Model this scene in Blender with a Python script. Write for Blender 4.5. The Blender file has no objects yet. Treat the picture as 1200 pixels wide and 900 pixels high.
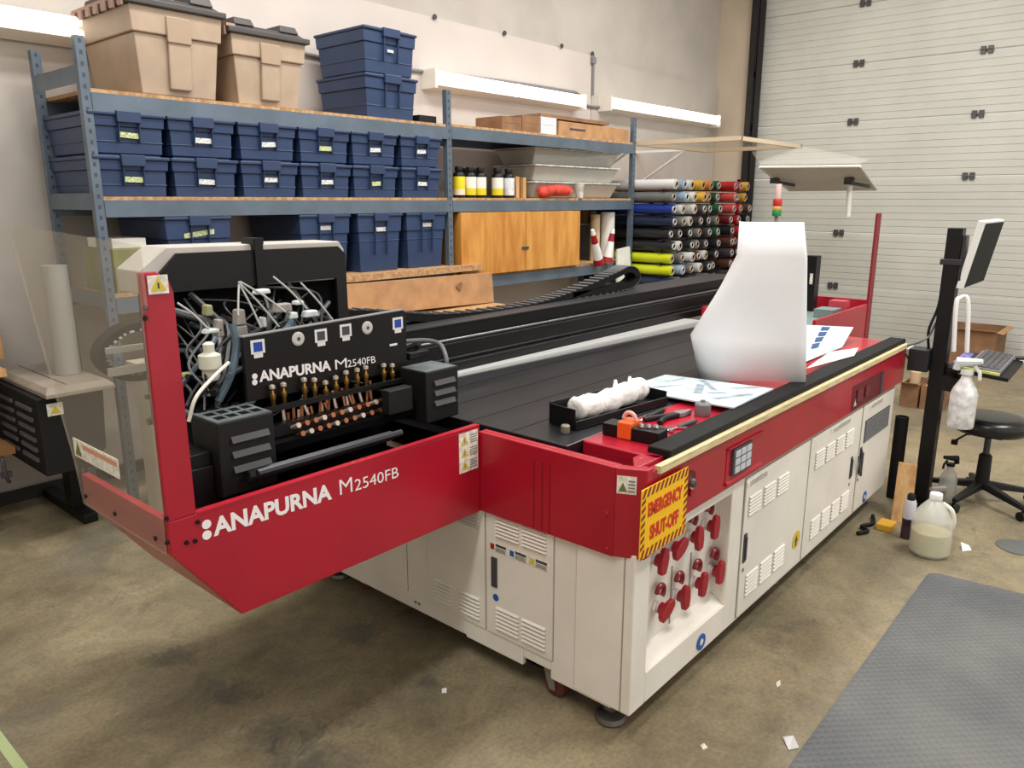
import bpy, bmesh, math, random
from mathutils import Vector, Matrix
random.seed(7)
PI = math.pi
C = bpy.context.scene.collection

# ------------------------------------------------------------------ camera frame (used to turn a photo point on a known plane into metres)
F = 900.0; TILT = math.atan(215/900.0); HD = math.radians(40.9); CH = 1.62
fh = Vector((math.cos(HD), math.sin(HD), 0)); rt = Vector((math.sin(HD), -math.cos(HD), 0)); up = Vector((0, 0, 1))
fw = fh*math.cos(TILT) - up*math.sin(TILT); cu = fh*math.sin(TILT) + up*math.cos(TILT)
CAM = Vector((0, 0, CH))
def pt(ax, v, px, py):
    d = fw*F + rt*(px-600) - cu*(py-450)
    i = 'xyz'.index(ax)
    return CAM + d*((v-CAM[i])/d[i])

# ------------------------------------------------------------------ materials
def lin(c):
    c = c/255.0
    return c/12.92 if c <= 0.04045 else ((c+0.055)/1.055)**2.4
def col(r, g, b): return (lin(r), lin(g), lin(b), 1)
MATS = {}
def mat(name, rgb, rough=0.5, metal=0.0, noise=0.0, scale=8.0, stretch=None, rgb2=None, emit=0.0, alpha=None, trans=0.0, bump=0.0, spec=0.5, coat=0.0):
    if name in MATS: return MATS[name]
    m = bpy.data.materials.new(name); m.use_nodes = True
    nt = m.node_tree; b = nt.nodes['Principled BSDF']
    b.inputs['Base Color'].default_value = col(*rgb); b.inputs['Roughness'].default_value = rough
    b.inputs['Metallic'].default_value = metal
    b.inputs['Specular IOR Level'].default_value = spec
    if coat: b.inputs['Coat Weight'].default_value = coat
    if trans: b.inputs['Transmission Weight'].default_value = trans
    if alpha is not None: b.inputs['Alpha'].default_value = alpha
    if emit:
        b.inputs['Emission Color'].default_value = col(*rgb); b.inputs['Emission Strength'].default_value = emit
    if noise or rgb2 or bump:
        tc = nt.nodes.new('ShaderNodeTexCoord'); mp = nt.nodes.new('ShaderNodeMapping')
        if stretch: mp.inputs['Scale'].default_value = stretch
        n = nt.nodes.new('ShaderNodeTexNoise'); n.inputs['Scale'].default_value = scale; n.inputs['Detail'].default_value = 5
        nt.links.new(tc.outputs['Object'], mp.inputs[0]); nt.links.new(mp.outputs[0], n.inputs['Vector'])
        if noise or rgb2:
            r = nt.nodes.new('ShaderNodeValToRGB')
            r.color_ramp.elements[0].position = 0.35; r.color_ramp.elements[1].position = 0.65
            k = noise or 0.0
            if rgb2: c0, c1 = rgb2, rgb
            else: c0 = tuple(max(0, v*(1-k)) for v in rgb); c1 = tuple(min(255, v*(1+k*0.6)) for v in rgb)
            r.color_ramp.elements[0].color = col(*c0); r.color_ramp.elements[1].color = col(*c1)
            nt.links.new(n.outputs['Fac'], r.inputs[0]); nt.links.new(r.outputs[0], b.inputs['Base Color'])
        if bump:
            bp = nt.nodes.new('ShaderNodeBump'); bp.inputs['Strength'].default_value = bump; bp.inputs['Distance'].default_value = 0.01
            nt.links.new(n.outputs['Fac'], bp.inputs['Height']); nt.links.new(bp.outputs[0], b.inputs['Normal'])
    MATS[name] = m
    return m

RED = mat('red_paint', (170, 15, 40), 0.38, noise=0.05, scale=3, coat=0.15)
REDB = mat('red_plastic', (160, 16, 36), 0.4)
WHT = mat('cream_white_paint', (236, 230, 219), 0.42, noise=0.03, scale=4)
WHD = mat('panel_gap', (150, 142, 130), 0.6)
BLK = mat('black_metal', (12, 12, 13), 0.45, noise=0.2, scale=12, spec=0.35)
BLKP = mat('black_powder_coat', (20, 19, 20), 0.55, spec=0.35)
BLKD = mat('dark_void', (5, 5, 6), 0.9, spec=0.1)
RUB = mat('black_rubber', (11, 11, 12), 0.7, spec=0.3)
BED = mat('black_print_bed', (25, 25, 29), 0.36, noise=0.3, scale=2.5, stretch=(0.6, 5, 1))
ALU = mat('brushed_aluminium', (196, 196, 196), 0.28, metal=0.9)
CHR = mat('chrome', (210, 210, 212), 0.15, metal=1.0)
GRYP = mat('light_grey_cover', (196, 190, 182), 0.5, noise=0.04)
DGRY = mat('dark_grey', (66, 66, 70), 0.5)
MGRY = mat('mid_grey', (128, 128, 130), 0.5)
WHITE = mat('white_plastic', (238, 238, 236), 0.4)
BRASS = mat('brass', (190, 150, 80), 0.3, metal=0.9)
COPP = mat('copper_fitting', (170, 110, 80), 0.35, metal=0.85)
YEL = mat('sign_yellow', (250, 196, 8), 0.5)
SRED = mat('sign_red', (206, 52, 24), 0.5)
SDARK = mat('sign_stripe', (136, 44, 22), 0.5)
CREAM = mat('cream_edge_strip', (214, 196, 150), 0.5, noise=0.1, scale=14, stretch=(1, 8, 8))
STICK = mat('sticker_white', (232, 228, 214), 0.5, noise=0.12, scale=60)
STKY = mat('sticker_yellow', (214, 190, 60), 0.5)
BLUS = mat('sticker_blue', (30, 90, 170), 0.5)
BLUD = mat('screen_blue', (22, 66, 160), 0.35)
STEEL = mat('grey_blue_shelf_steel', (98, 112, 126), 0.4, metal=0.25, noise=0.07, scale=6)
OSB = mat('osb_board', (196, 160, 118), 0.8, rgb2=(160, 118, 78), scale=40, stretch=(1, 1.6, 1))
PLY = mat('plywood', (214, 156, 78), 0.5, rgb2=(186, 122, 50), scale=5, stretch=(3, 3, 0.6))
CARD = mat('cardboard', (178, 136, 96), 0.85, noise=0.08, scale=9)
CARD2 = mat('cardboard_dark', (140, 104, 74), 0.85, noise=0.1, scale=9)
TBLU = mat('blue_tote_plastic', (44, 64, 100), 0.45, noise=0.06, scale=5)
TBLD = mat('blue_tote_lid_plastic', (40, 58, 92), 0.42)
TBEI = mat('beige_tote_plastic', (180, 158, 136), 0.5, noise=0.05, scale=5)
TDRK = mat('charcoal_lid_plastic', (70, 66, 66), 0.5)
TLIT = mat('lit_lid_edge', (176, 140, 124), 0.5)  # light on the charcoal lid's left edge, put into its colour
MILK = mat('milky_plastic', (206, 204, 196), 0.3, noise=0.15, scale=18)
PINEW = mat('pine_wood', (206, 164, 112), 0.6, rgb2=(180, 134, 84), scale=6, stretch=(6, 6, 0.5))
FOAM = mat('white_foam_sheet', (236, 236, 238), 0.6, noise=0.02, scale=3)
RAG = mat('white_cloth', (236, 236, 232), 0.9, noise=0.08, scale=40, bump=0.6)
ORG = mat('orange_plastic', (240, 96, 30), 0.45)
FILM = mat('pale_blue_film', (206, 222, 228), 0.25, noise=0.08, scale=10)
FILMB = mat('blue_print_ink', (52, 92, 150), 0.35)
FILMG = mat('grey_blue_smear', (150, 166, 178), 0.35, noise=0.15, scale=20)
TUBE = mat('fluorescent_tube', (255, 247, 232), 0.4, emit=1.7)
LAMPH = mat('fixture_white_enamel', (238, 232, 222), 0.4)
MATG = mat('grey_mat_rubber', (110, 112, 114), 0.75)
LIQ = mat('cloudy_amber_liquid', (204, 192, 140), 0.25, noise=0.04, scale=4)
JUGM = mat('jug_plastic', (226, 226, 214), 0.35)

def tube_glass():
    m = bpy.data.materials.new('clear_acrylic'); m.use_nodes = True; nt = m.node_tree
    for n in list(nt.nodes): nt.nodes.remove(n)
    o = nt.nodes.new('ShaderNodeOutputMaterial'); t = nt.nodes.new('ShaderNodeBsdfTransparent'); g = nt.nodes.new('ShaderNodeBsdfPrincipled')
    mx = nt.nodes.new('ShaderNodeMixShader'); f = nt.nodes.new('ShaderNodeValue'); f.outputs[0].default_value = 0.05
    add = nt.nodes.new('ShaderNodeMath'); add.operation = 'ADD'; add.inputs[1].default_value = 0.08
    t.inputs[0].default_value = (0.94, 0.94, 0.92, 1)
    g.inputs['Base Color'].default_value = col(214, 204, 188); g.inputs['Roughness'].default_value = 0.12
    nt.links.new(f.outputs[0], add.inputs[0]); nt.links.new(add.outputs[0], mx.inputs[0])
    nt.links.new(t.outputs[0], mx.inputs[1]); nt.links.new(g.outputs[0], mx.inputs[2]); nt.links.new(mx.outputs[0], o.inputs[0])
    return m
ACRY = tube_glass()
def translucent(name, rgb, amount):
    m = bpy.data.materials.new(name); m.use_nodes = True; nt = m.node_tree; b = nt.nodes['Principled BSDF']
    b.inputs['Base Color'].default_value = col(*rgb); b.inputs['Alpha'].default_value = amount; b.inputs['Roughness'].default_value = 0.25
    return m
MILKT = translucent('translucent_bin_plastic', (222, 220, 210), 0.62)
CANO = translucent('translucent_canopy_sheet', (206, 204, 196), 0.28)

def floor_mat():
    m = bpy.data.materials.new('stained_concrete'); m.use_nodes = True; nt = m.node_tree; b = nt.nodes['Principled BSDF']
    L = nt.links.new
    tc = nt.nodes.new('ShaderNodeTexCoord')
    def noise(s, d=8, dist=0.0, rough=0.6):
        n = nt.nodes.new('ShaderNodeTexNoise'); n.inputs['Scale'].default_value = s; n.inputs['Detail'].default_value = d
        n.inputs['Distortion'].default_value = dist; n.inputs['Roughness'].default_value = rough
        L(tc.outputs['Object'], n.inputs['Vector']); return n
    def ramp(n, p0, c0, p1, c1):
        r = nt.nodes.new('ShaderNodeValToRGB'); e = r.color_ramp.elements
        e[0].position = p0; e[0].color = c0; e[1].position = p1; e[1].color = c1
        L(n.outputs['Fac'], r.inputs[0]); return r
    def mix(kind, fac, a, bb):
        x = nt.nodes.new('ShaderNodeMix'); x.data_type = 'RGBA'; x.blend_type = kind
        if isinstance(fac, float): x.inputs[0].default_value = fac
        else: L(fac, x.inputs[0])
        for s, v in ((6, a), (7, bb)):
            if isinstance(v, tuple): x.inputs[s].default_value = v
            else: L(v, x.inputs[s])
        return x.outputs[2]
    base = ramp(noise(1.1, 8, 1.0), 0.34, col(138, 129, 108), 0.66, col(184, 173, 147)).outputs[0]
    veins = ramp(noise(5.0, 10, 1.7, 0.7), 0.36, col(168, 163, 150), 0.66, col(230, 222, 202)).outputs[0]
    c = mix('MULTIPLY', 0.65, base, veins)
    warm = ramp(noise(0.6, 5, 0.6), 0.48, (0, 0, 0, 1), 0.66, (1, 1, 1, 1))
    wf = nt.nodes.new('ShaderNodeMath'); wf.operation = 'MULTIPLY'; wf.inputs[1].default_value = 0.32; L(warm.outputs[0], wf.inputs[0])
    c = mix('MIX', wf.outputs[0], c, col(158, 130, 92))
    grey = ramp(noise(0.9, 7, 1.5, 0.65), 0.52, (0, 0, 0, 1), 0.66, (1, 1, 1, 1))
    gf = nt.nodes.new('ShaderNodeMath'); gf.operation = 'MULTIPLY'; gf.inputs[1].default_value = 0.5; L(grey.outputs[0], gf.inputs[0])
    c = mix('MIX', gf.outputs[0], c, col(112, 112, 104))
    spots = ramp(noise(2.6, 7, 0.8, 0.72), 0.60, (0, 0, 0, 1), 0.70, (1, 1, 1, 1))
    sf = nt.nodes.new('ShaderNodeMath'); sf.operation = 'MULTIPLY'; sf.inputs[1].default_value = 0.55; L(spots.outputs[0], sf.inputs[0])
    c = mix('MIX', sf.outputs[0], c, col(70, 70, 66))
    # old ink drips with ragged outlines
    ragged = noise(9.0, 9, 0.8, 0.75)
    for (px_, py_, rad) in ((1.62, 2.17, 0.13), (1.08, 2.57, 0.12), (1.09, 2.22, 0.12), (1.10, 1.93, 0.15), (1.06, 1.70, 0.2), (1.58, 1.75, 0.06)):
        vd = nt.nodes.new('ShaderNodeVectorMath'); vd.operation = 'DISTANCE'; vd.inputs[1].default_value = (px_, py_, 0); L(tc.outputs['Object'], vd.inputs[0])
        m1 = nt.nodes.new('ShaderNodeMath'); m1.operation = 'DIVIDE'; m1.inputs[1].default_value = rad*1.9; L(vd.outputs['Value'], m1.inputs[0])
        m2 = nt.nodes.new('ShaderNodeMath'); m2.operation = 'SUBTRACT'; m2.inputs[0].default_value = 1.0; L(m1.outputs[0], m2.inputs[1])
        m2b = nt.nodes.new('ShaderNodeMath'); m2b.operation = 'MULTIPLY'; m2b.inputs[1].default_value = 0.55; L(m2.outputs[0], m2b.inputs[0]); m2 = m2b
        m3 = nt.nodes.new('ShaderNodeMath'); m3.operation = 'ADD'; L(m2.outputs[0], m3.inputs[0]); L(ragged.outputs['Fac'], m3.inputs[1])
        m4 = nt.nodes.new('ShaderNodeMapRange'); m4.inputs[1].default_value = 0.80; m4.inputs[2].default_value = 1.0; m4.inputs[3].default_value = 0.0; m4.inputs[4].default_value = 0.55; L(m3.outputs[0], m4.inputs[0])
        c = mix('MIX', m4.outputs[0], c, col(64, 66, 70))
    fine = ramp(noise(70, 4), 0.3, col(206, 206, 202), 0.7, (1, 1, 1, 1)).outputs[0]
    c = mix('MULTIPLY', 0.8, c, fine)
    L(c, b.inputs['Base Color'])
    rr = ramp(noise(3.0, 5), 0.3, (0.42,)*3+(1,), 0.7, (0.62,)*3+(1,)); L(rr.outputs[0], b.inputs['Roughness'])
    b.inputs['Specular IOR Level'].default_value = 0.35
    return m

# ------------------------------------------------------------------ mesh builder
class B:
    def __init__(s): s.bm = bmesh.new(); s.m = 0
    def face(s, vs):
        try:
            f = s.bm.faces.new(vs); f.material_index = s.m; return f
        except ValueError: return None
    def hexa(s, p):
        v = [s.bm.verts.new(q) for q in p]
        for f in ((0, 3, 2, 1), (4, 5, 6, 7), (0, 1, 5, 4), (1, 2, 6, 5), (2, 3, 7, 6), (3, 0, 4, 7)): s.face([v[i] for i in f])
        return s
    def box(s, x0, x1, y0, y1, z0, z1):
        if x0 > x1: x0, x1 = x1, x0
        if y0 > y1: y0, y1 = y1, y0
        if z0 > z1: z0, z1 = z1, z0
        return s.hexa([(x0, y0, z0), (x1, y0, z0), (x1, y1, z0), (x0, y1, z0), (x0, y0, z1), (x1, y0, z1), (x1, y1, z1), (x0, y1, z1)])
    def frustum(s, a, z0, b, z1):
        return s.hexa([(a[0], a[2], z0), (a[1], a[2], z0), (a[1], a[3], z0), (a[0], a[3], z0), (b[0], b[2], z1), (b[1], b[2], z1), (b[1], b[3], z1), (b[0], b[3], z1)])
    def prism(s, pts, ax, a0, a1):
        def P(u, w, a): return {'x': (a, u, w), 'y': (u, a, w), 'z': (u, w, a)}[ax]
        A = [s.bm.verts.new(P(u, w, a0)) for u, w in pts]; D = [s.bm.verts.new(P(u, w, a1)) for u, w in pts]
        n = len(pts)
        s.face(A[::-1]); s.face(D)
        for i in range(n): s.face([A[i], A[(i+1) % n], D[(i+1) % n], D[i]])
        return s
    def plate(s, pts, th):
        th = Vector(th)
        A = [s.bm.verts.new(Vector(p)) for p in pts]; D = [s.bm.verts.new(Vector(p)+th) for p in pts]
        n = len(pts); s.face(A[::-1]); s.face(D)
        for i in range(n): s.face([A[i], A[(i+1) % n], D[(i+1) % n], D[i]])
        return s
    def tube(s, path, r, n=8, cap=True, closed=False):
        path = [Vector(p) for p in path]; rings = []
        N = len(path); ref = None
        for i, p in enumerate(path):
            if closed: t = (path[(i+1) % N]-path[i-1])
            else: t = (path[min(i+1, N-1)]-path[max(i-1, 0)])
            t = t.normalized() if t.length > 1e-9 else Vector((0, 0, 1))
            if ref is None: ref = t.orthogonal().normalized()
            ref = (ref - t*ref.dot(t))
            ref = ref.normalized() if ref.length > 1e-6 else t.orthogonal().normalized()
            bi = t.cross(ref)
            rad = r[i] if isinstance(r, (list, tuple)) else r
            rings.append([s.bm.verts.new(p+(ref*math.cos(2*PI*k/n)+bi*math.sin(2*PI*k/n))*rad) for k in range(n)])
        for i in range(N if closed else N-1):
            a, b = rings[i], rings[(i+1) % N]
            for k in range(n): s.face([a[k], a[(k+1) % n], b[(k+1) % n], b[k]])
        if cap and not closed: s.face(rings[0][::-1]); s.face(rings[-1])
        return s
    def cyl(s, p0, p1, r0, r1=None, n=20): return s.tube([p0, p1], [r0, r0 if r1 is None else r1], n)
    def lathe(s, prof, c, n=24, axis='z'):
        c = Vector(c); rings = []
        for r, z in prof:
            ring = []
            for k in range(n):
                a = 2*PI*k/n; u, w = r*math.cos(a), r*math.sin(a)
                q = {'z': (u, w, z), 'y': (w, z, u), 'x': (z, u, w)}[axis]
                ring.append(s.bm.verts.new(c+Vector(q)))
            rings.append(ring)
        for a, b in zip(rings, rings[1:]):
            for k in range(n): s.face([a[k], a[(k+1) % n], b[(k+1) % n], b[k]])
        s.face(rings[0][::-1]); s.face(rings[-1])
        return s
    def band(s, path, w0, w1, th, ax='y'):
        """a strip of thickness th swept along path (x,z), from y=w0 to y=w1"""
        P = [Vector((p[0], p[1])) for p in path]; n = len(P); o = []
        for i in range(n):
            t = (P[min(i+1, n-1)]-P[max(i-1, 0)]).normalized(); o.append(Vector((-t.y, t.x))*th)
        rows = []
        for i in range(n):
            a, b = P[i], P[i]+o[i]
            rows.append([s.bm.verts.new(q) for q in ((a.x, w0, a.y), (b.x, w0, b.y), (b.x, w1, b.y), (a.x, w1, a.y))])
        for a, b in zip(rows, rows[1:]):
            for k in range(4): s.face([a[k], a[(k+1) % 4], b[(k+1) % 4], b[k]])
        s.face(rows[0][::-1]); s.face(rows[-1])
        return s
    def build(s, name, mats, parent=None, smooth=False, bevel=0.0, seg=2, ang=40):
        bmesh.ops.recalc_face_normals(s.bm, faces=s.bm.faces[:])
        me = bpy.data.meshes.new(name); s.bm.to_mesh(me); s.bm.free()
        if not isinstance(mats, (list, tuple)): mats = [mats]
        for m in mats: me.materials.append(m)
        if smooth:
            for p in me.polygons: p.use_smooth = True
            me.set_sharp_from_angle(angle=math.radians(ang))
        o = bpy.data.objects.new(name, me); C.objects.link(o)
        if parent is not None:
            o.parent = parent
            if parent.type == 'EMPTY' or parent.parent is None: o.location = -Vector(parent.location)
        if bevel:
            bv = o.modifiers.new('b', 'BEVEL'); bv.width = bevel; bv.segments = seg; bv.limit_method = 'ANGLE'; bv.angle_limit = math.radians(35)
        return o

def thing(name, label, cat, loc=(0, 0, 0), group=None):
    o = bpy.data.objects.new(name, None); C.objects.link(o); o.location = loc; o.empty_display_size = 0.05
    o['label'] = label; o['category'] = cat
    if group: o['group'] = group
    return o
def tag(o, label, cat, group=None, kind=None):
    o['label'] = label; o['category'] = cat
    if group: o['group'] = group
    if kind: o['kind'] = kind
    return o
def struct(o): o['kind'] = 'structure'; return o
def copy_tree(o, parent=None):
    c = o.copy(); C.objects.link(c)
    if parent is not None: c.parent = parent
    for ch in list(o.children): copy_tree(ch, c)
    return c
def word(name, text, origin, ux, uy, w, h, m, parent, bold=0.0, depth=0.0008):
    """lettering fitted into a w x h box whose lower left corner is origin, reading along ux"""
    cv = bpy.data.curves.new(name, 'FONT'); cv.body = text; cv.offset = bold; cv.extrude = 0.02; cv.resolution_u = 3
    tmp = bpy.data.objects.new(name+'_tmp', cv); me = bpy.data.meshes.new_from_object(tmp)
    bpy.data.objects.remove(tmp); bpy.data.curves.remove(cv)
    xs = [v.co.x for v in me.vertices]; ys = [v.co.y for v in me.vertices]
    ux, uy, origin = Vector(ux).normalized(), Vector(uy).normalized(), Vector(origin); nz = ux.cross(uy)
    for v in me.vertices:
        a = (v.co.x-min(xs))/(max(xs)-min(xs))*w; b = (v.co.y-min(ys))/(max(ys)-min(ys))*h; d = depth if v.co.z > 0 else 0.0
        v.co = origin+ux*a+uy*b+nz*d
    me.name = name; me.materials.clear(); me.materials.append(m)
    o = bpy.data.objects.new(name, me); C.objects.link(o)
    if parent is not None:
        o.parent = parent
        if parent.parent is None: o.location = -Vector(parent.location)
    return o
def arc(c, r, a0, a1, n, plane='xz'):
    out = []
    for i in range(n+1):
        a = math.radians(a0+(a1-a0)*i/n); u, w = r*math.cos(a), r*math.sin(a)
        out.append(Vector(c)+Vector({'xz': (u, 0, w), 'yz': (0, u, w), 'xy': (u, w, 0)}[plane]))
    return out
def bez(pts, n=10):
    """smooth path through control points (Catmull-Rom)"""
    P = [Vector(p) for p in pts]; P = [P[0]*2-P[1]]+P+[P[-1]*2-P[-2]]; out = []
    for i in range(1, len(P)-2):
        for k in range(n):
            t = k/n
            out.append(0.5*((2*P[i])+(P[i+1]-P[i-1])*t+(2*P[i-1]-5*P[i]+4*P[i+1]-P[i+2])*t*t+(3*P[i]-P[i-1]-3*P[i+1]+P[i+2])*t**3))
    out.append(P[-2]); return out

# ------------------------------------------------------------------ the room
b = B(); b.box(-3, 9.3, -3.5, 4.68, -0.1, 0); struct(b.build('floor', floor_mat()))
WALL = mat('painted_concrete_wall', (190, 183, 175), 0.75, noise=0.05, scale=1.6)
PANEL = mat('lit_white_wall_board', (206, 197, 191), 0.6, noise=0.03, scale=1.2)  # board's own white, plus the light falling on it put into the tone
b = B(); b.box(-3, 9.3, 4.70, 4.9, 0, 5.2); struct(b.build('wall_back', WALL))
b = B(); b.box(2.0, 6.59, 4.676, 4.6999, 0.12, 3.0); struct(b.build('trim_1', PANEL))
b = B(); b.box(6.60, 9.28, 4.676, 4.6999, 0.12, 2.96); struct(b.build('trim_2', WALL))
b = B(); b.box(-3, 6.5, 4.66, 4.6755, 0, 0.07); struct(b.build('baseboard_back', mat('dark_vinyl_base', (40, 38, 36), 0.6)))
b = B(); b.box(9.3, 9.5, 4.27, 4.7, 0, 5.2); b.box(9.36, 9.5, -3.5, 4.27, 4.3, 5.2); struct(b.build('wall_door', mat('door_wall_paint', (204, 188, 168), 0.75, noise=0.04, scale=2)))
b = B(); b.box(-3, 9.5, -3.5, 4.9, 5.2, 5.3); struct(b.build('ceiling', mat('ceiling_white', (226, 224, 220), 0.8)))
b = B(); b.box(-3.1, -3.0, -3.5, 4.9, 0, 5.2); struct(b.build('wall_left', WALL))
# sectional door: one structure with its sections, hinges and track as parts
door = bpy.data.objects.new('door_1', None); C.objects.link(door); door['kind'] = 'structure'; door.location = (9.33, 1.0, 0)
DOORM = mat('ribbed_door_steel', (206, 206, 198), 0.5, noise=0.03, scale=1.5)
for i in range(7):
    z0 = 0.04+i*0.609; b = B()
    prof = [(9.36, z0+0.003), (9.332, z0+0.003)]
    n = 8
    for k in range(n):
        za = z0+0.012+k*(0.609-0.024)/n; zb = za+(0.609-0.024)/n
        prof += [(9.325, za), (9.325, zb-0.012), (9.332, zb-0.008), (9.332, zb-0.003)]
    prof += [(9.332, z0+0.606), (9.36, z0+0.606)]
    # profile is (x, z) swept along y
    b.prism(prof, 'y', -3.0, 4.16)
    b.build('door_section', DOORM, door)
HNG = mat('galvanised_hinge', (84, 84, 84), 0.45, metal=0.4)
for k, (px, py) in enumerate([(887, 20), (887, 87), (883, 149), (1007, 73), (1000, 142), (983, 273), (1157, 58), (1146, 134), (1135, 207), (1015, 1), (976, 336), (1172, 0)]):
    p = pt('x', 9.32, px, py)
    zs = 0.04+0.609*round((p.z-0.04)/0.609)
    b = B(); b.box(9.30, 9.326, p.y-0.055, p.y-0.01, zs-0.035, zs+0.035); b.box(9.30, 9.326, p.y+0.01, p.y+0.055, zs-0.035, zs+0.035); b.cyl((9.305, p.y-0.06, zs), (9.305, p.y+0.06, zs), 0.008, n=8)
    b.build('door_hinge', HNG, door)
b = B(); b.box(9.20, 9.31, 4.155, 4.165, 0, 5.0); b.box(9.20, 9.215, 4.09, 4.165, 0, 5.0); b.box(9.2, 9.3, 4.19, 4.26, 0, 5.0); b.build('door_track', mat('black_track', (26, 24, 24), 0.5), door)

# ------------------------------------------------------------------ wall lights and conduit
def wall_light(x0, x1, z, zend, label):
    t = thing('fluorescent_wall_lamp', label, 'light', ((x0+x1)/2, 4.675, z), 'fluorescent strip lights on the back wall')
    b = B(); b.prism([(4.674, z-0.075), (4.56, z-0.03), (4.56, z+0.055), (4.674, z+0.075)], 'x', x0, x1); b.build('housing', LAMPH, t)
    xm = (x0+x1)/2
    for a, c in ((x0+0.02, xm-0.015), (xm+0.015, x1-0.02)):
        b = B(); b.cyl((a, 4.535, z+0.035), (c, 4.535, z+0.035), 0.022, n=10); b.cyl((a, 4.535, z-0.025), (c, 4.535, z-0.025), 0.022, n=10); b.build('lamp_tube', TUBE, t, smooth=True)
    for q in ((xm-0.015, xm+0.015, 4.52, 4.56, z-0.05, z+0.06), (x0-0.004, x0+0.02, 4.52, 4.674, z-0.07, z+0.07), (x1-0.02, x1+0.004, 4.52, 4.674, z-0.07, z+0.07)):
        b = B(); b.box(*q); b.build('end_cap', LAMPH, t)
wall_light(4.33, 6.30, 2.53, 0, 'long twin-tube strip light glowing on the wall above the ink bottles')
wall_light(6.72, 9.10, 2.56, 0, 'long twin-tube strip light glowing on the wall beside the roll-up door')
wall_light(-0.6, 1.9, 2.49, 0, 'long twin-tube strip light glowing behind the left end post of the shelving')
b = B(); b.tube(bez([(2.0, 4.66, 2.60), (3.0, 4.66, 2.585), (3.6, 4.66, 2.57), (4.35, 4.66, 2.59), (5.3, 4.66, 2.62), (6.15, 4.66, 2.63), (6.35, 4.66, 2.62), (6.5, 4.66, 2.53), (6.72, 4.66, 2.53)]), 0.012, 8)
tag(b.build('power_cable', MGRY, smooth=True), 'grey power cable clipped along the wall between the strip lights', 'cable')
for i, (px, py) in enumerate([(508, 20), (590, 39), (657, 54), (693, 63)]):
    p = pt('y', 4.676, px, py); b = B(); b.lathe([(0.02, 0), (0.02, 0.012), (0.010, 0.02)], (p.x, 4.676-0.02, p.z), 10, 'y')
    b.build('anchor_bolt', DGRY, bpy.data.objects['trim_1'])
b = B(); b.cyl((6.595, 4.655, 2.63), (6.595, 4.655, 3.0), 0.01, n=8); b.box(6.565, 6.625, 4.645, 4.676, 2.92, 2.98)
tag(b.build('conduit', MGRY), 'thin vertical conduit dropping from a small box to the right strip light', 'conduit')

# ------------------------------------------------------------------ shelving
SX = (1.575, 3.95, 6.35); SY0, SY1 = 4.0, 4.60
sh = thing('shelving_unit', 'long blue-grey steel shelving unit with wooden decks along the back wall', 'shelving', (3.95, 4.3, 0))
for i, x in enumerate(SX):
    for y in (SY0, SY1-0.04):
        b = B()
        b.prism([(x-0.022, y), (x+0.022, y), (x+0.022, y+0.004), (x-0.018, y+0.004), (x-0.018, y+0.04), (x-0.022, y+0.04)], 'z', 0, 2.36)
        b.m = 1
        for k in range(46):
            z = 0.08+k*0.05; b.box(x-0.006, x+0.006, y-0.0012, y+0.001, z, z+0.018)
        b.build('post', [STEEL, DGRY], sh)
for z in (2.13, 2.05):
    pass
def level(x0, x1, ztop, osb_front=0.0):
    b = B()
    for y in (SY0-0.004, SY1-0.03):
        b.prism([(y, ztop-0.085), (y+0.03, ztop-0.085), (y+0.03, ztop-0.075), (y+0.012, ztop-0.06), (y+0.012, ztop-0.02), (y+0.034, ztop-0.012), (y+0.034, ztop-0.004), (y, ztop-0.004)], 'x', x0+0.022, x1-0.022)
    b.build('beam', STEEL, sh)
    b = B(); b.box(x0+0.024, x1-0.024, SY0+0.006-osb_front, SY1-0.005, ztop-0.0035, ztop+0.014); b.build('deck', OSB, sh)
ZT, ZM, ZL = 2.12, 1.625, 1.15
level(SX[0], SX[1], ZT); level(SX[1], SX[2], ZT+0.005)
level(SX[0], SX[1], ZM); level(SX[1], SX[2], ZM)
level(SX[0], SX[1], ZL); level(SX[1], SX[2], 1.06)
for x in (SX[0],):
    for z in (2.2, 1.62, 1.14):
        b = B(); b.box(x-0.021, x-0.017, SY0+0.04, SY1-0.04, z-0.045, z+0.035); b.build('side_brace', STEEL, sh)
b = B(); b.prism([(2.4, 3.94), (3.0, 3.93), (3.6, 3.92), (4.2, 3.93), (4.22, 4.0), (2.4, 4.0)], 'z', ZL-0.03, ZL+0.012); b.build('deck_edge_board', OSB, sh)

DECK = 0.0142
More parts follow.
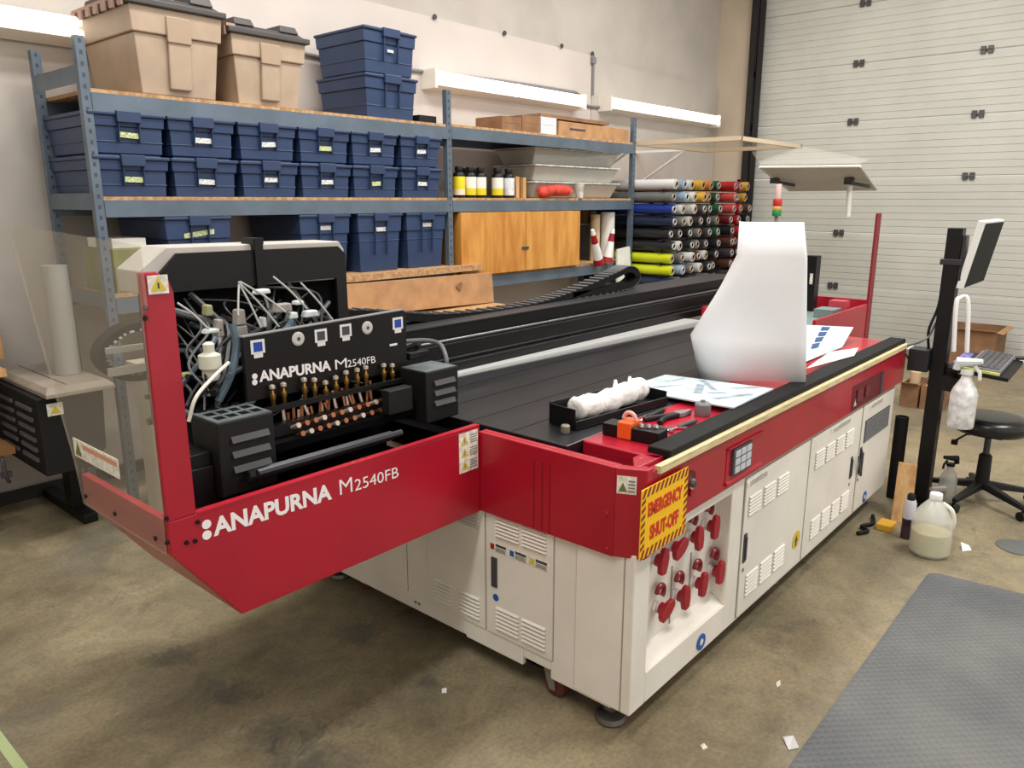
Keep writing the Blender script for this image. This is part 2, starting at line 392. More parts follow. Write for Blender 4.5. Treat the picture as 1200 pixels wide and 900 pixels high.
# ------------------------------------------------------------------ totes
def make_tote(w, d, h, label_txt):
    t = thing('storage_tote', label_txt, 'tote')
    tp = 0.014*h/0.2+0.004 if h < 0.3 else 0.026
    b = B(); hb = h-0.03
    b.frustum((-w/2+tp, w/2-tp, tp, d-tp), 0, (-w/2+0.012, w/2-0.012, 0.012, d-0.012), hb*0.72)
    b.frustum((-w/2+0.004, w/2-0.004, 0.004, d-0.004), hb*0.72, (-w/2, w/2, 0.0, d), hb)
    k = 0.30*hb if h < 0.3 else 0.55*hb
    f = k/(hb*0.72); ins = tp+(0.012-tp)*f-0.004
    b.box(-w/2+ins, w/2-ins, ins, d-ins, k, k+0.007)
    b.build('tub', TBLU, t, bevel=0.006)
    b = B(); b.box(-w/2-0.006, w/2+0.006, -0.01, d+0.01, hb, hb+0.018); b.frustum((-w/2+0.02, w/2-0.02, 0.02, d-0.02), hb+0.018, (-w/2+0.03, w/2-0.03, 0.03, d-0.03), h)
    b.build('lid', TBLD, t, bevel=0.005)
    b = B(); hw = w*0.16
    b.box(-hw, hw, -0.022, 0.006, hb-0.03, hb+0.024); b.prism([(0.002, hb-0.03), (-0.016, hb-0.03), (-0.004, hb*0.30), (0.014, hb*0.30)], 'x', -hw*0.9, -hw*0.78); b.prism([(0.002, hb-0.03), (-0.016, hb-0.03), (-0.004, hb*0.30), (0.014, hb*0.30)], 'x', hw*0.78, hw*0.9)
    b.build('handle', TBLD, t, bevel=0.004)
    return t
def tote_tag(t, y, z, w, h, m, tilt=0.0):
    b = B(); b.plate([(-w/2, y, z), (w/2, y, z+tilt), (w/2, y, z+h+tilt), (-w/2, y, z+h)], (0, -0.002, 0))
    o = b.build('paper_label', m, None); o.parent = t; return o
LABW = mat('paper_label_white', (226, 230, 226), 0.7, noise=0.25, scale=90)
LABY = mat('paper_label_pale_green', (196, 206, 150), 0.7, noise=0.25, scale=90)
protoS = make_tote(0.365, 0.56, 0.205, '')
protoL = make_tote(0.365, 0.56, 0.385, '')
protoT = make_tote(0.43, 0.50, 0.275, '')
ordn = ['first', 'second', 'third', 'fourth', 'fifth', 'sixth']
def put_tote(proto, x, y, z, label, group, lab, lz, lw, tilt=0.0):
    t = copy_tree(proto); t.location = (x, y, z); t['label'] = label; t['group'] = group
    tote_tag(t, -0.0225 if lz is None else 0.004, (0.09 if lz is None else lz), lw, 0.026, lab, tilt); return t
random.seed(3)
for i, x in enumerate((1.755, 2.137, 2.525, 2.91, 3.292, 3.69)):
    for k, nm in enumerate(('lower', 'upper')):
        put_tote(protoS, x, 4.005, ZM+DECK+k*0.2045, '%s blue lidded tote of the %s pair from the left, middle shelf' % (nm, ordn[i]), 'blue totes in pairs on the middle shelf',
                 LABY if (i == 0 or (i+k) % 4 == 0) else LABW, 0.075+random.uniform(-0.01, 0.01), 0.085+random.uniform(-0.015, 0.02), random.uniform(-0.006, 0.006))
for i, (x, lw) in enumerate(((2.07, 0.17), (2.88, 0.08), (3.31, 0.10), (3.72, 0.10))):
    put_tote(protoL, x, 4.005, ZL+DECK, 'tall blue lidded tote, %s from the left on the lower shelf' % ordn[i], 'tall blue totes on the lower shelf', LABY if i == 0 else LABW, 0.26+0.02*(i % 2), lw, 0.02 if i == 0 else 0)
for k, nm in enumerate(('lower', 'upper')):
    t = copy_tree(protoT); t.location = (3.47, 4.03, ZT+DECK+k*0.2745)
    t['label'] = '%s of the two big blue totes stacked on the top shelf by the middle post' % nm; t['group'] = 'two blue totes stacked on the top shelf'
    if k: tote_tag(t, 0.004, 0.13, 0.05, 0.016, LABW)
for p in (protoS, protoL, protoT):
    for ch in list(p.children): bpy.data.objects.remove(ch)
    bpy.data.objects.remove(p)
def beige_tote(x0, x1, y0, d, z, h, label):
    w = x1-x0; xc = (x0+x1)/2
    t = thing('storage_tote', label, 'tote', (xc, y0, z), 'beige totes with charcoal lids on the top shelf')
    hb = h*0.80; b = B()
    b.frustum((-w/2+0.045, w/2-0.045, 0.045, d-0.045), 0, (-w/2+0.02, w/2-0.02, 0.02, d-0.02), hb*0.70)
    b.frustum((-w/2+0.008, w/2-0.008, 0.008, d-0.008), hb*0.70, (-w/2, w/2, 0, d), hb)
    b.prism([(0.042, 0.03), (0.012, hb*0.68), (0.0, hb*0.68), (0.02, 0.03)], 'x', -w*0.12, w*0.12)
    o = b.build('tub', TBEI, t, bevel=0.008); o.location = (0, 0, 0)
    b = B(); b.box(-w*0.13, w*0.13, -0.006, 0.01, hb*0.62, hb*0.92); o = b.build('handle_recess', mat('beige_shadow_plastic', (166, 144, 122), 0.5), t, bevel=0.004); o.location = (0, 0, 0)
    b = B(); b.box(-w/2-0.02, w/2+0.02, -0.02, d+0.02, hb, hb+0.03)
    b.frustum((-w/2+0.0, w/2-0.0, 0.0, d-0.0), hb+0.03, (-w/2+0.03, w/2-0.03, 0.03, d-0.03), hb+0.055)
    for sx in (-1, 1): b.frustum((sx*w*0.30-w*0.13, sx*w*0.30+w*0.13, 0.01, d-0.01), hb+0.05, (sx*w*0.30-w*0.11, sx*w*0.30+w*0.11, 0.03, d-0.03), h)
    o = b.build('lid', TDRK, t, bevel=0.006); o.location = (0, 0, 0)
    b = B()
    for k in range(7):
        y = 0.03+k*(d-0.06)/6; b.box(-w/2-0.03, -w/2-0.019, y-0.02, y+0.02, hb-0.012, hb+0.03)
    b.box(-w/2-0.0205, -w/2+0.03, 0.0, d, hb+0.03, hb+0.045)
    o = b.build('lid_rim', TLIT, t); o.location = (0, 0, 0)
    return t
beige_tote(1.80, 2.275, 3.965, 0.62, ZT+DECK, 0.50, 'larger beige tote with a charcoal lid at the left end of the top shelf')
beige_tote(2.335, 2.80, 3.99, 0.56, ZT+DECK, 0.44, 'smaller beige tote with a charcoal lid, beside the larger one on the top shelf')
b = B(); b.box(3.72, 3.88, 4.05, 4.3, ZT+DECK, ZT+DECK+0.05); tag(b.build('tray', BLKP, bevel=0.004), 'low black tray on the top shelf beside the blue tote stack', 'tray')

# ------------------------------------------------------------------ right bay of the shelving
def bottle(x, y, z, lm, label, cap=BLKP):
    t = thing('ink_bottle', label, 'bottle', (x, y, z), 'ink bottles on the middle shelf')
    b = B(); b.lathe([(0.042, 0), (0.045, 0.006), (0.045, 0.155), (0.040, 0.175), (0.022, 0.188), (0.022, 0.196)], (x, y, z), 16); b.build('bottle_body', BLK, t, smooth=True)
    b = B(); b.lathe([(0.0455, 0.02), (0.0457, 0.021), (0.0457, 0.15), (0.0455, 0.151)], (x, y, z), 16); b.build('paper_label', lm, t, smooth=True)
    b = B(); b.lathe([(0.029, 0.19), (0.030, 0.193), (0.030, 0.218), (0.028, 0.222)], (x, y, z), 14); b.build('bottle_cap', cap, t, smooth=True)
def two_tone(name, c0, c1, zsplit):
    m = bpy.data.materials.new(name); m.use_nodes = True; nt = m.node_tree; bs = nt.nodes['Principled BSDF']
    g = nt.nodes.new('ShaderNodeNewGeometry'); s = nt.nodes.new('ShaderNodeSeparateXYZ'); r = nt.nodes.new('ShaderNodeMath'); r.operation = 'GREATER_THAN'; r.inputs[1].default_value = zsplit
    x = nt.nodes.new('ShaderNodeMix'); x.data_type = 'RGBA'; x.inputs[6].default_value = col(*c0); x.inputs[7].default_value = col(*c1)
    nt.links.new(g.outputs['Position'], s.inputs[0]); nt.links.new(s.outputs[2], r.inputs[0]); nt.links.new(r.outputs[0], x.inputs[0]); nt.links.new(x.outputs[2], bs.inputs['Base Color']); return m
zb = ZM+DECK
LY = two_tone('label_white_over_yellow', (222, 206, 40), (232, 230, 218), zb+0.07)
LYY = two_tone('label_yellow_over_white', (228, 222, 200), (232, 212, 30), zb+0.06)
LW = mat('label_white', (220, 222, 228), 0.6, noise=0.1, scale=30)
for px, lm, lab in ((538, LYY, 'black ink bottle with yellow-over-white label beside the middle post'), (551, LY, 'black ink bottle with white-over-yellow label, second from the middle post'), (563, LY, 'black ink bottle with white-over-yellow label, third from the middle post'),
                    (583, LY, 'black ink bottle with white-over-yellow label, left of the all-white label bottle'), (596, LW, 'black ink bottle with an all-white label nearest the wood blocks')):
    p = pt('y', 4.10, px, 225); bottle(p.x, 4.10, zb, lm, lab)
for px, lab in ((545, 'plain dark bottle behind the yellow-labelled ink bottle'), (556, 'plain dark bottle behind the second and third ink bottles')):
    p = pt('y', 4.3, px, 215); bottle(p.x, 4.3, zb, DGRY, lab)
for px, hh, lab in ((607, 0.165, 'left of two small upright wood blocks beside the ink bottles'), (615, 0.16, 'right of two small upright wood blocks beside the red bag')):
    p = pt('y', 4.10, px, 225); b = B(); b.box(p.x-0.018, p.x+0.018, 4.10, 4.18, zb, zb+hh); tag(b.build('wood_block', PINEW, bevel=0.002), lab, 'wood block', 'wood blocks on the middle shelf')
p0, p1 = pt('y', 4.012, 632, 225), pt('y', 4.012, 666, 225)
b = B(); b.tube(bez([(p0.x, 4.012, zb+0.045), (p0.x+0.09, 4.012, zb+0.052), (p0.x+0.2, 4.012, zb+0.062), (p1.x-0.03, 4.012, zb+0.06), (p1.x, 4.012, zb+0.05)], 4), [0.02]+[0.044+0.004*math.sin(k*0.9) for k in range(15)]+[0.03], 12)
tag(b.build('red_bag', mat('red_fabric', (206, 66, 50), 0.7, noise=0.2, scale=14), smooth=True), 'crumpled red pouch lying in front of the clear bins', 'pouch')
p = pt('y', 4.04, 676, 228); b = B(); b.lathe([(0.03, 0), (0.042, 0.12), (0.044, 0.125), (0.036, 0.13)], (p.x, 4.012, zb), 16)
tag(b.build('plastic_cup', MILK, smooth=True), 'milky plastic cup at the shelf edge right of the red pouch', 'cup')
for k in range(3):
    x0, x1 = 5.0, 6.22; z = zb+k*0.135
    t = thing('plastic_bin', '%s of three clear plastic bins stacked on the middle shelf' % ('bottom', 'middle', 'topmost')[k], 'bin', ((x0+x1)/2, 4.3, z), 'clear bins stacked on the middle shelf')
    b = B(); o = 0.04
    outer = (x0+o, x1-o, 4.10+o, 4.50-o); outt = (x0, x1, 4.08, 4.52)
    b.frustum(outer, z+0.002, outt, z+0.12); b.build('bin_body', MILKT, t, bevel=0.01)
    b = B(); b.box(x0-0.012, x1+0.012, 4.068, 4.532, z+0.12, z+0.1335); b.build('bin_rim', MILK, t, bevel=0.004)
    b = B(); random.seed(20+k)
    for q in range(9):
        xx = x0+0.1+q*0.12; hh = random.uniform(0.03, 0.09); b.box(xx, xx+0.085, 4.16, 4.42, z+0.006, z+hh)
    b.build('bin_contents', mat('bin_contents_%d' % k, ((150, 140, 126), (170, 160, 144), (128, 124, 118))[k], 0.7, noise=0.4, scale=16), t)
za = ZT+0.005+DECK
for px0, px1, hh, m, lab in ((588, 612, 0.10, CARD2, 'small brown carton on the top shelf beside the middle post'), (612, 634, 0.125, CARD2, 'second brown carton on the top shelf, left of the white carton'), (634, 653, 0.13, mat('white_carton', (214, 214, 222), 0.7), 'white carton between brown cartons on the top shelf')):
    a, c = pt('y', 4.03, px0, 148), pt('y', 4.03, px1, 148); b = B(); b.box(a.x, c.x-0.01, 4.03, 4.3, za, za+hh); b.m = 0; b.box(a.x+0.03, c.x-0.04, 4.0285, 4.0301, za+hh*0.55, za+hh*0.62); tag(b.build('carton', m, bevel=0.003), lab, 'carton', 'cartons on the top shelf')
a, c = pt('y', 4.03, 655, 148), pt('y', 4.03, 742, 150)
t = thing('carton', 'long flat brown carton at the right end of the top shelf', 'carton', ((a.x+c.x)/2, 4.2, za), 'cartons on the top shelf')
b = B(); b.box(a.x, c.x-0.07, 4.03, 4.5, za, za+0.115); b.build('carton_body', CARD, t, bevel=0.003)
b = B(); b.box(a.x+0.15, a.x+0.37, 4.0285, 4.0299, za+0.052, za+0.068); b.build('hand_slot', DGRY, t)
b = B(); b.box(a.x-0.2, c.x-0.35, 4.06, 4.46, za+0.132, za+0.16); tag(b.build('cardboard_sheet', CARD2), 'flat cardboard piece lying across the cartons on the top shelf', 'cardboard')
# plywood cabinet
zc = 1.06+DECK
t = thing('plywood_cabinet', 'yellow plywood two-door cabinet on the lower right shelf', 'cabinet', (4.75, 4.2, zc))
b = B(); b.box(4.03, 5.47, 3.99, 4.5, zc, 1.53); b.build('cabinet_body', PLY, t, bevel=0.003)
for a, c in ((4.025, 4.745), (4.752, 5.475)):
    b = B(); b.box(a, c, 3.968, 3.989, zc+0.002, 1.535); b.build('cabinet_door', PLY, t, bevel=0.002)
b = B(); b.box(4.70, 4.78, 3.962, 3.9675, 1.245, 1.265); b.build('hasp', DGRY, t)
b = B(); b.box(4.60, 4.83, 4.0, 4.3, 1.531, 1.537); tag(b.build('wood_block', PINEW), 'thin wood offcut lying on top of the plywood cabinet', 'wood block')
# clutter in the lower right of the bay
def cone(x, y, z, lean, label):
    t = thing('striped_cone', label, 'cone', (x, y, z), 'red and white cones')
    d = Vector((lean, -0.04, 0.30)); o = Vector((x, y, z))
    seg = [(0.0, 0.16, 0.052, 0.045, REDB, 'lower_band'), (0.16, 0.62, 0.045, 0.03, WHITE, 'middle_band'), (0.62, 0.86, 0.03, 0.022, REDB, 'upper_band'), (0.86, 1.0, 0.022, 0.014, WHITE, 'tip')]
    for a, c, r0, r1, m, n in seg:
        b = B(); b.cyl(o+d*a, o+d*c, r0, r1, 16); b.build(n, m, t, smooth=True)
cone(5.74, 3.945, zc, -0.17, 'red and white striped cone leaning beside the plywood cabinet')
cone(5.90, 3.97, zc, 0.03, 'red and white striped cone standing nearest the white board')
def prll(px, py, y, r, h, m, lab, nm='paper_roll', cat='roll'):
    p = pt('y', y, px, py); b = B(); b.lathe([(r, 0), (r, h), (r*0.45, h), (r*0.42, h-0.02)], (p.x, y, zc), 18); tag(b.build(nm, m, smooth=True), lab, cat)
prll(711, 300, 4.10, 0.065, 0.44, mat('white_paper', (228, 226, 220), 0.8, noise=0.08, scale=6), 'thick white paper roll standing on end behind the striped cones')
prll(697, 280, 4.16, 0.045, 0.42, mat('tan_paper', (214, 190, 150), 0.8), 'thin tan paper roll standing beside the thick white one')
b = B(); p = pt('y', 3.93, 737, 300); b.plate([(p.x-0.16, 3.93, 0.62), (p.x+0.10, 3.93, 0.62), (p.x+0.06, 3.96, 1.20), (p.x-0.15, 3.96, 1.18)], (0, 0.02, 0))
tag(b.build('white_board', mat('white_board_face', (226, 228, 218), 0.6, noise=0.06, scale=9)), 'white board leaning at the end post below the roll rack', 'board')
b = B(); b.box(5.53, 6.30, 4.26, 4.56, 1.40, 1.412); b.box(5.53, 5.545, 4.26, 4.56, zc, 1.40); b.box(6.285, 6.30, 4.26, 4.56, zc, 1.40)
tag(b.build('small_shelf', MGRY), 'small grey metal riser shelf at the right end of the lower bay', 'shelf')
for i, (x, w, h, m) in enumerate(((5.60, 0.10, 0.10, DGRY), (5.76, 0.13, 0.12, WHITE), (5.93, 0.08, 0.09, DGRY), (6.06, 0.10, 0.13, CARD2), (6.20, 0.09, 0.1, MGRY))):
    b = B(); b.lathe([(w/2, 0), (w/2, h), (w*0.4, h+0.012)], (x, 4.36, 1.4125), 14)
    tag(b.build('tin', m, smooth=True), ('squat dark tin at the left of the riser shelf', 'white tub second on the riser shelf', 'small dark tin in the middle of the riser shelf', 'brown pot second from the end of the riser shelf', 'grey tin at the end of the riser shelf')[i], 'tin', 'tins on the riser shelf')
# cardboard on the lower level in front
b = B(); b.plate([(2.72, 3.88, 0.92), (4.25, 3.86, 0.88), (4.25, 3.88, 1.098), (2.72, 3.90, 1.115)], (0, 0.03, 0)); b.m = 1; b.plate([(3.86, 3.872, 1.03), (3.93, 3.872, 1.045), (3.91, 3.872, 1.055), (3.90, 3.868, 0.99)], (0, -0.003, 0))
tag(b.build('flat_carton', [CARD, CARD2]), 'long flattened brown carton standing below the lower shelf edge', 'cardboard')
b = B(); b.box(2.6, 4.25, 3.6, 3.99, 0.84, 0.875); b.box(2.62, 2.66, 3.62, 3.97, 0, 0.84); b.box(4.19, 4.23, 3.62, 3.97, 0, 0.84)
tag(b.build('work_ledge', PINEW), 'low wooden ledge holding the cardboard panel below the shelves', 'ledge')

# ------------------------------------------------------------------ roll rack
rk = thing('roll_rack', 'black wall rack carrying rows of vinyl rolls beside the roll-up door', 'rack', (7.15, 4.1, 0))
ROWS = [1.765-0.112*k for k in range(9)]
COLS = (6.43, 6.60, 6.78, 6.95, 7.12, 7.29, 7.62, 7.78, 7.97)
for x in (6.515, 7.455, 8.05):
    for y in (3.74, 4.46):
        b = B(); b.box(x-0.013, x+0.013, y-0.02, y+0.02, 0, 1.70 if x < 7.9 else 1.84); b.build('upright', BLK, rk)
for z in ROWS:
    for y in (3.70, 4.42):
        b = B(); b.box(6.385, 8.06, y-0.012, y+0.012, z-0.058, z-0.047); b.build('rail', BLK, rk)
rc = {'s': (212, 213, 212), 'k': (38, 38, 40), 'b': (24, 50, 130), 'n': (30, 38, 66), 'g': (110, 112, 112), 'w': (214, 214, 210), 'l': (150, 170, 190), 'y': (222, 176, 60), 'o': (214, 130, 50), 'e': (40, 84, 60), 'r': (186, 40, 44), 'q': (206, 84, 84), 'L': (204, 214, 30), 'B': (92, 60, 46), 'd': (72, 66, 70), 'p': (120, 40, 50)}
rn = dict(s='silver', k='black', b='bright blue', n='navy', g='grey', w='white', l='pale blue', y='golden yellow', o='orange', e='green', r='red', q='rose red', L='lime yellow', B='brown', d='dark grey', p='maroon')
LAY = ['slwyoerry', 'glwyoeqry', 'bswddeqrB', 'ngsdkgprk', 'kdkgdekrB', 'kskgdkBrp', 'LgsBwkdkr', 'LlgskdBpk', 'ngkdgkdkk']
CORE = mat('cardboard_core', (196, 176, 150), 0.8)
protos = {}
def roll_proto(ch):
    if ch in protos: return protos[ch]
    b = B(); r, L = 0.046, 1.0; n = 16
    b.m = 0; b.lathe([(r*0.98, L), (r, L-0.004), (r, 0.004), (r*0.98, 0.0)], (0, 0, 0), n, 'y')
    b.m = 1; b.lathe([(r*0.62, -0.001), (r*0.62, -0.012), (r*0.5, -0.012), (r*0.5, -0.0015)], (0, 0, 0), n, 'y')
    b.m = 2; b.lathe([(r*0.5, -0.0005), (r*0.5, -0.004)], (0, 0, 0), n, 'y')
    o = b.build('vinyl_roll', [mat('vinyl_'+rn[ch].replace(' ', '_'), rc[ch], 0.3), CORE if ch in 'syowLg' else mat('white_core', (214, 212, 208), 0.7), BLKD], smooth=True, ang=50)
    protos[ch] = o; return o
used = set()
rown = ['top', 'second', 'third', 'fourth', 'fifth', 'sixth', 'seventh', 'eighth', 'ninth']
random.seed(11)
for i, z in enumerate(ROWS):
    for k, x in enumerate(COLS):
        ch = LAY[i][k]; o = roll_proto(ch)
        if ch in used: o = o.copy(); C.objects.link(o)
        used.add(ch)
        o.location = (x, 3.60+random.uniform(-0.03, 0.03)+(0.0 if ch != 'L' else -0.02), z)
        tag(o, '%s vinyl roll, %s from the left in the %s row of the rack' % (rn[ch], rown[k] if k else 'first', rown[i]), 'vinyl roll', 'vinyl rolls on the rack')

# ------------------------------------------------------------------ canopy over the rolls
cn = thing('canopy_frame', 'pale overhead canopy frame with translucent sheet above the roll rack', 'canopy', (7.2, 3.5, 2.1))
zf = 2.13
b = B()
for y in (3.0, 4.0): b.box(6.40, 7.75, y-0.02, y+0.02, zf-0.015, zf+0.02)
for x in (6.40, 7.75): b.box(x-0.02, x+0.02, 2.98, 4.02, zf-0.015, zf+0.02)
b.build('frame', mat('pale_wood_frame', (206, 188, 160), 0.7), cn)
b = B(); b.box(6.42, 7.73, 3.02, 3.98, zf+0.021, zf+0.026); b.build('canopy_sheet', CANO, cn)
for x in (6.5, 7.45):
    b = B(); b.box(x-0.015, x+0.015, 4.0, 4.674, zf-0.012, zf+0.012); b.build('wall_bracket', WHITE, cn)
    b = B(); b.tube([(x, 4.66, zf-0.35), (x, 4.1, zf-0.02)], 0.012, 6); b.build('brace', WHITE, cn)
PANG = mat('grey_hood_panel', (216, 212, 210), 0.5, noise=0.05, scale=2)
tl, tr = pt('x', 6.6, 890, 196), pt('x', 6.6, 1008, 195); bl, br = pt('x', 7.5, 925, 223), pt('x', 7.5, 1027, 222)
b = B(); b.plate([tl, tr, br, bl], (0.004, 0, 0.012)); b.build('hood_panel', PANG, cn)
b = B()
for a, c in ((tl, tr), (tr, br), (br, bl), (bl, tl)): b.tube([a, c], 0.010, 6)
b.build('hood_rim', mat('hood_rim_white', (222, 220, 214), 0.5), cn)
b = B(); b.plate([pt('x', 7.77, 881, 178), pt('x', 7.77, 938, 171), pt('x', 7.9, 942, 171.5), pt('x', 7.3, 1020, 188), tr+Vector((0, 0, 0.02)), tl+Vector((0, 0, 0.02))], (0, 0, 0.006)); b.build('side_sheet', CANO, cn)
for q in ((995, 214), (908, 213)):
    p = pt('x', 7.0, *q); b = B(); b.box(p.x-0.03, p.x+0.03, p.y-0.035, p.y+0.035, p.z-0.015, p.z+0.04); b.tube([p, p+Vector((0.16, -0.12, -0.03))], 0.014, 6); b.build('clamp', DGRY, cn)
pa = pt('x', 7.0, 996, 218); pb = pt('x', 7.0, 995, 254); b = B(); b.tube([pa, (pa.x, pa.y-0.01, pb.z)], 0.021, 10); b.build('hanging_rod', WHITE, cn, smooth=True)

# ================================================================== the flatbed printer
pr = thing('flatbed_printer', 'large red and cream flatbed printer with a black print carriage parked at its near end', 'printer', (3.05, 1.9, 0))
XL, XR, YO, YB = 1.772, 4.36, 1.062, 2.95      # left face, right end, operator face, rear
ZB = 0.092
# cabinet body
b = B()
b.box(XL+0.004, XR, YO+0.06, YB, ZB+0.03, 0.80)                              # core
b.box(XL, 1.86, YO+0.002, YO+0.07, ZB, 0.622); b.box(1.822, 1.86, YO+0.02, YO+0.07, 0.622, 0.70)                                 # corner column
b.prism([(1.86, ZB), (2.40, ZB), (2.40, 0.20), (1.86, 0.20)], 'y', YO+0.002, YO+0.07)
b.box(1.86, 2.40, YO+0.002, YO+0.07, 0.628, 0.70)
b.box(2.40, XR, YO+0.002, YO+0.07, ZB, 0.70)
b.box(XL, XL+0.02, YO+0.07, 1.368, ZB-0.004, 0.66); b.box(XL, XL+0.02, 1.368, 1.487, 0.118, 0.66)
b.box(XL, XL+0.02, 1.487, 1.755, ZB-0.006, 0.66); b.box(XL, XL+0.02, 1.755, YB, ZB+0.002, 0.66)
b.build('cabinet', WHT, pr, bevel=0.004)
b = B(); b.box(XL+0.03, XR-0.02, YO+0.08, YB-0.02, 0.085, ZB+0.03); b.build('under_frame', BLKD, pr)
b = B(); b.prism([(YO+0.004, 0.196), (YO+0.062, 0.235), (YO+0.062, 0.20)], 'x', 1.862, 2.398); b.build('recess_sill', WHT, pr)
# louvre helpers: raised slats on the two faces
def vents_left(y0, y1, z0, z1, n, parent, x=XL):
    b = B(); dz = (z1-z0)/n
    for k in range(n):
        z = z0+k*dz; b.m = 0
        b.prism([(x-0.001, z), (x-0.008, z+dz*0.12), (x-0.001, z+dz*0.62)], 'y', y0, y1)
        b.m = 1; b.box(x-0.0045, x-0.0005, y0+0.003, y1-0.003, z-dz*0.12, z+dz*0.02)
    return b.build('vent', [WHT, WHD], parent)
def vents_front(x0, x1, z0, z1, n, parent, y=YO):
    b = B(); dz = (z1-z0)/n
    for k in range(n):
        z = z0+k*dz; b.m = 0
        b.prism([(y-0.001, z), (y-0.007, z+dz*0.12), (y-0.001, z+dz*0.62)], 'x', x0, x1)
        b.m = 1; b.box(x0+0.003, x1-0.003, y-0.0045, y-0.0005, z-dz*0.12, z+dz*0.02)
    return b.build('vent', [WHT, WHD], parent)
def door_left(y0, y1, z0, z1):
    b = B(); b.m = 1; b.box(XL-0.0008, XL+0.001, y0-0.004, y1+0.004, z0-0.004, z1+0.002); b.m = 0; b.box(XL-0.005, XL, y0, y1, z0, z1)
    return b.build('access_door', [WHT, WHD], pr)
def door_front(x0, x1, z0, z1):
    b = B(); b.m = 1; b.box(x0-0.004, x1+0.004, YO-0.0008, YO+0.003, z0-0.004, z1+0.002); b.m = 0; b.box(x0, x1, YO-0.005, YO+0.003, z0, z1)
    return b.build('access_door', [WHT, WHD], pr)
d1 = door_left(1.36, 1.642, 0.16, 0.625); d2 = door_left(1.656, 1.942, 0.16, 0.625); d3 = door_left(2.065, 2.60, 0.165, 0.60)
d4 = door_left(1.10, 1.268, 0.10, 0.64)
for z0, z1 in ((0.185, 0.275), (0.53, 0.605)):
    for y0, y1 in ((1.50, 1.60), (1.385, 1.485)): vents_left(y0, y1, z0, z1, 6, d1, XL-0.005)
    for y0, y1 in ((1.82, 1.91), (1.68, 1.775)): vents_left(y0, y1, z0, z1, 6, d2, XL-0.005)
b = B(); b.box(XL-0.010, XL-0.0055, 1.595, 1.622, 0.338, 0.448); b.box(XL-0.014, XL-0.009, 1.603, 1.614, 0.35, 0.436); b.build('door_handle', DGRY, d1, bevel=0.002)
b = B(); b.lathe([(0.013, -0.0055), (0.013, -0.0068)], (XL, 1.603, 0.30), 18, 'x'); b.build('blue_sticker', BLUS, d1)
for k, (ya, m) in enumerate(((1.632, RED), (1.545, BLUS), (1.458, STKY))):
    b = B(); b.m = 0; b.box(XL-0.0066, XL-0.0052, ya-0.08, ya, 0.47, 0.502); b.m = 1; b.box(XL-0.0072, XL-0.0066, ya-0.024, ya-0.006, 0.476, 0.496); b.m = 2
    b.box(XL-0.0072, XL-0.0066, ya-0.076, ya-0.03, 0.490, 0.499)
    for q in range(3): b.box(XL-0.0072, XL-0.0066, ya-0.074, ya-0.03, 0.473+q*0.005, 0.4752+q*0.005)
    b.build('warning_label', [STICK, m, DGRY], d1)
for y in (1.22, 1.255, 2.0, 2.02):
    b = B(); b.lathe([(0.006, -0.001), (0.006, -0.004)], (XL-0.0005, y, 0.128), 10, 'x'); b.build('screw', MGRY, pr)
f1 = door_front(2.50, 3.115, 0.11, 0.655); f2 = door_front(3.13, 3.795, 0.11, 0.655); f3 = door_front(3.815, 4.33, 0.11, 0.655)
for dd, xs, zz in ((f1, (2.53, 2.66, 2.79, 2.92), 0), (f2, (3.19, 3.32, 3.45, 3.58), 0)):
    for i, x in enumerate(xs):
        if not (dd is f1 and i == 3): vents_front(x, x+0.10, 0.505, 0.585, 6, dd, YO-0.005)
        if not (dd is f1 and i == 3): vents_front(x+0.02, x+0.12, 0.175, 0.27, 6, dd, YO-0.005)
for dd, x, z0, z1 in ((f1, 2.52, 0.325, 0.44), (f2, 3.70, 0.32, 0.43), (f3, 3.832, 0.305, 0.445)):
    b = B(); b.box(x-0.012, x+0.012, YO-0.0095, YO-0.0055, z0, z1); b.box(x-0.005, x+0.005, YO-0.015, YO-0.009, z0+0.012, z1-0.012); b.build('door_handle', DGRY, dd, bevel=0.002)
    b = B(); b.lathe([(0.008, -0.0055), (0.008, -0.0075)], (x, YO, z0-0.03), 12, 'y'); b.build('lock', MGRY, dd)
b = B(); b.plate([(3.822, YO-0.0225, 0.30), (3.838, YO-0.0225, 0.30), (3.765, YO-0.0225, 0.42), (3.75, YO-0.0225, 0.42)], (0, 0.004, 0)); b.box(3.82, 3.835, YO-0.0225, YO-0.014, 0.30, 0.42); b.build('swung_latch', DGRY, f3)
b = B(); b.m = 1; b.box(3.86, 4.265, YO-0.0075, YO-0.0052, 0.458, 0.572); b.m = 0
for k in range(9): b.box(3.868, 4.257, YO-0.010, YO-0.0075, 0.462+k*0.0122, 0.468+k*0.0122)
b.build('grille', [MGRY, DGRY], f3)
for dd, x, z, r, m in ((f1, 3.045, 0.232, 0.04, STKY),):
    b = B(); b.m = 0; b.lathe([(r, -0.0055), (r, -0.0068)], (x, YO, z), 24, 'y'); b.m = 1; b.lathe([(r*0.5, -0.0068), (r*0.5, -0.0074)], (x, YO, z), 3, 'y'); b.box(x-0.006, x+0.006, YO-0.0078, YO-0.0068, z-0.03, z-0.012); b.build('warning_disc', [m, DGRY], dd)
for x, z in ((2.225, 0.135), (3.985, 0.14)):
    b = B(); b.m = 0; b.lathe([(0.03, -0.001), (0.03, -0.0085 if x > 3 else -0.003)], (x, YO+0.001, z), 22, 'y'); b.m = 1; b.lathe([(0.012, -0.0085 if x > 3 else -0.003), (0.012, -0.0092 if x > 3 else -0.0036)], (x, YO+0.001, z), 12, 'y'); b.build('ground_sticker', [BLUS, STICK], pr)
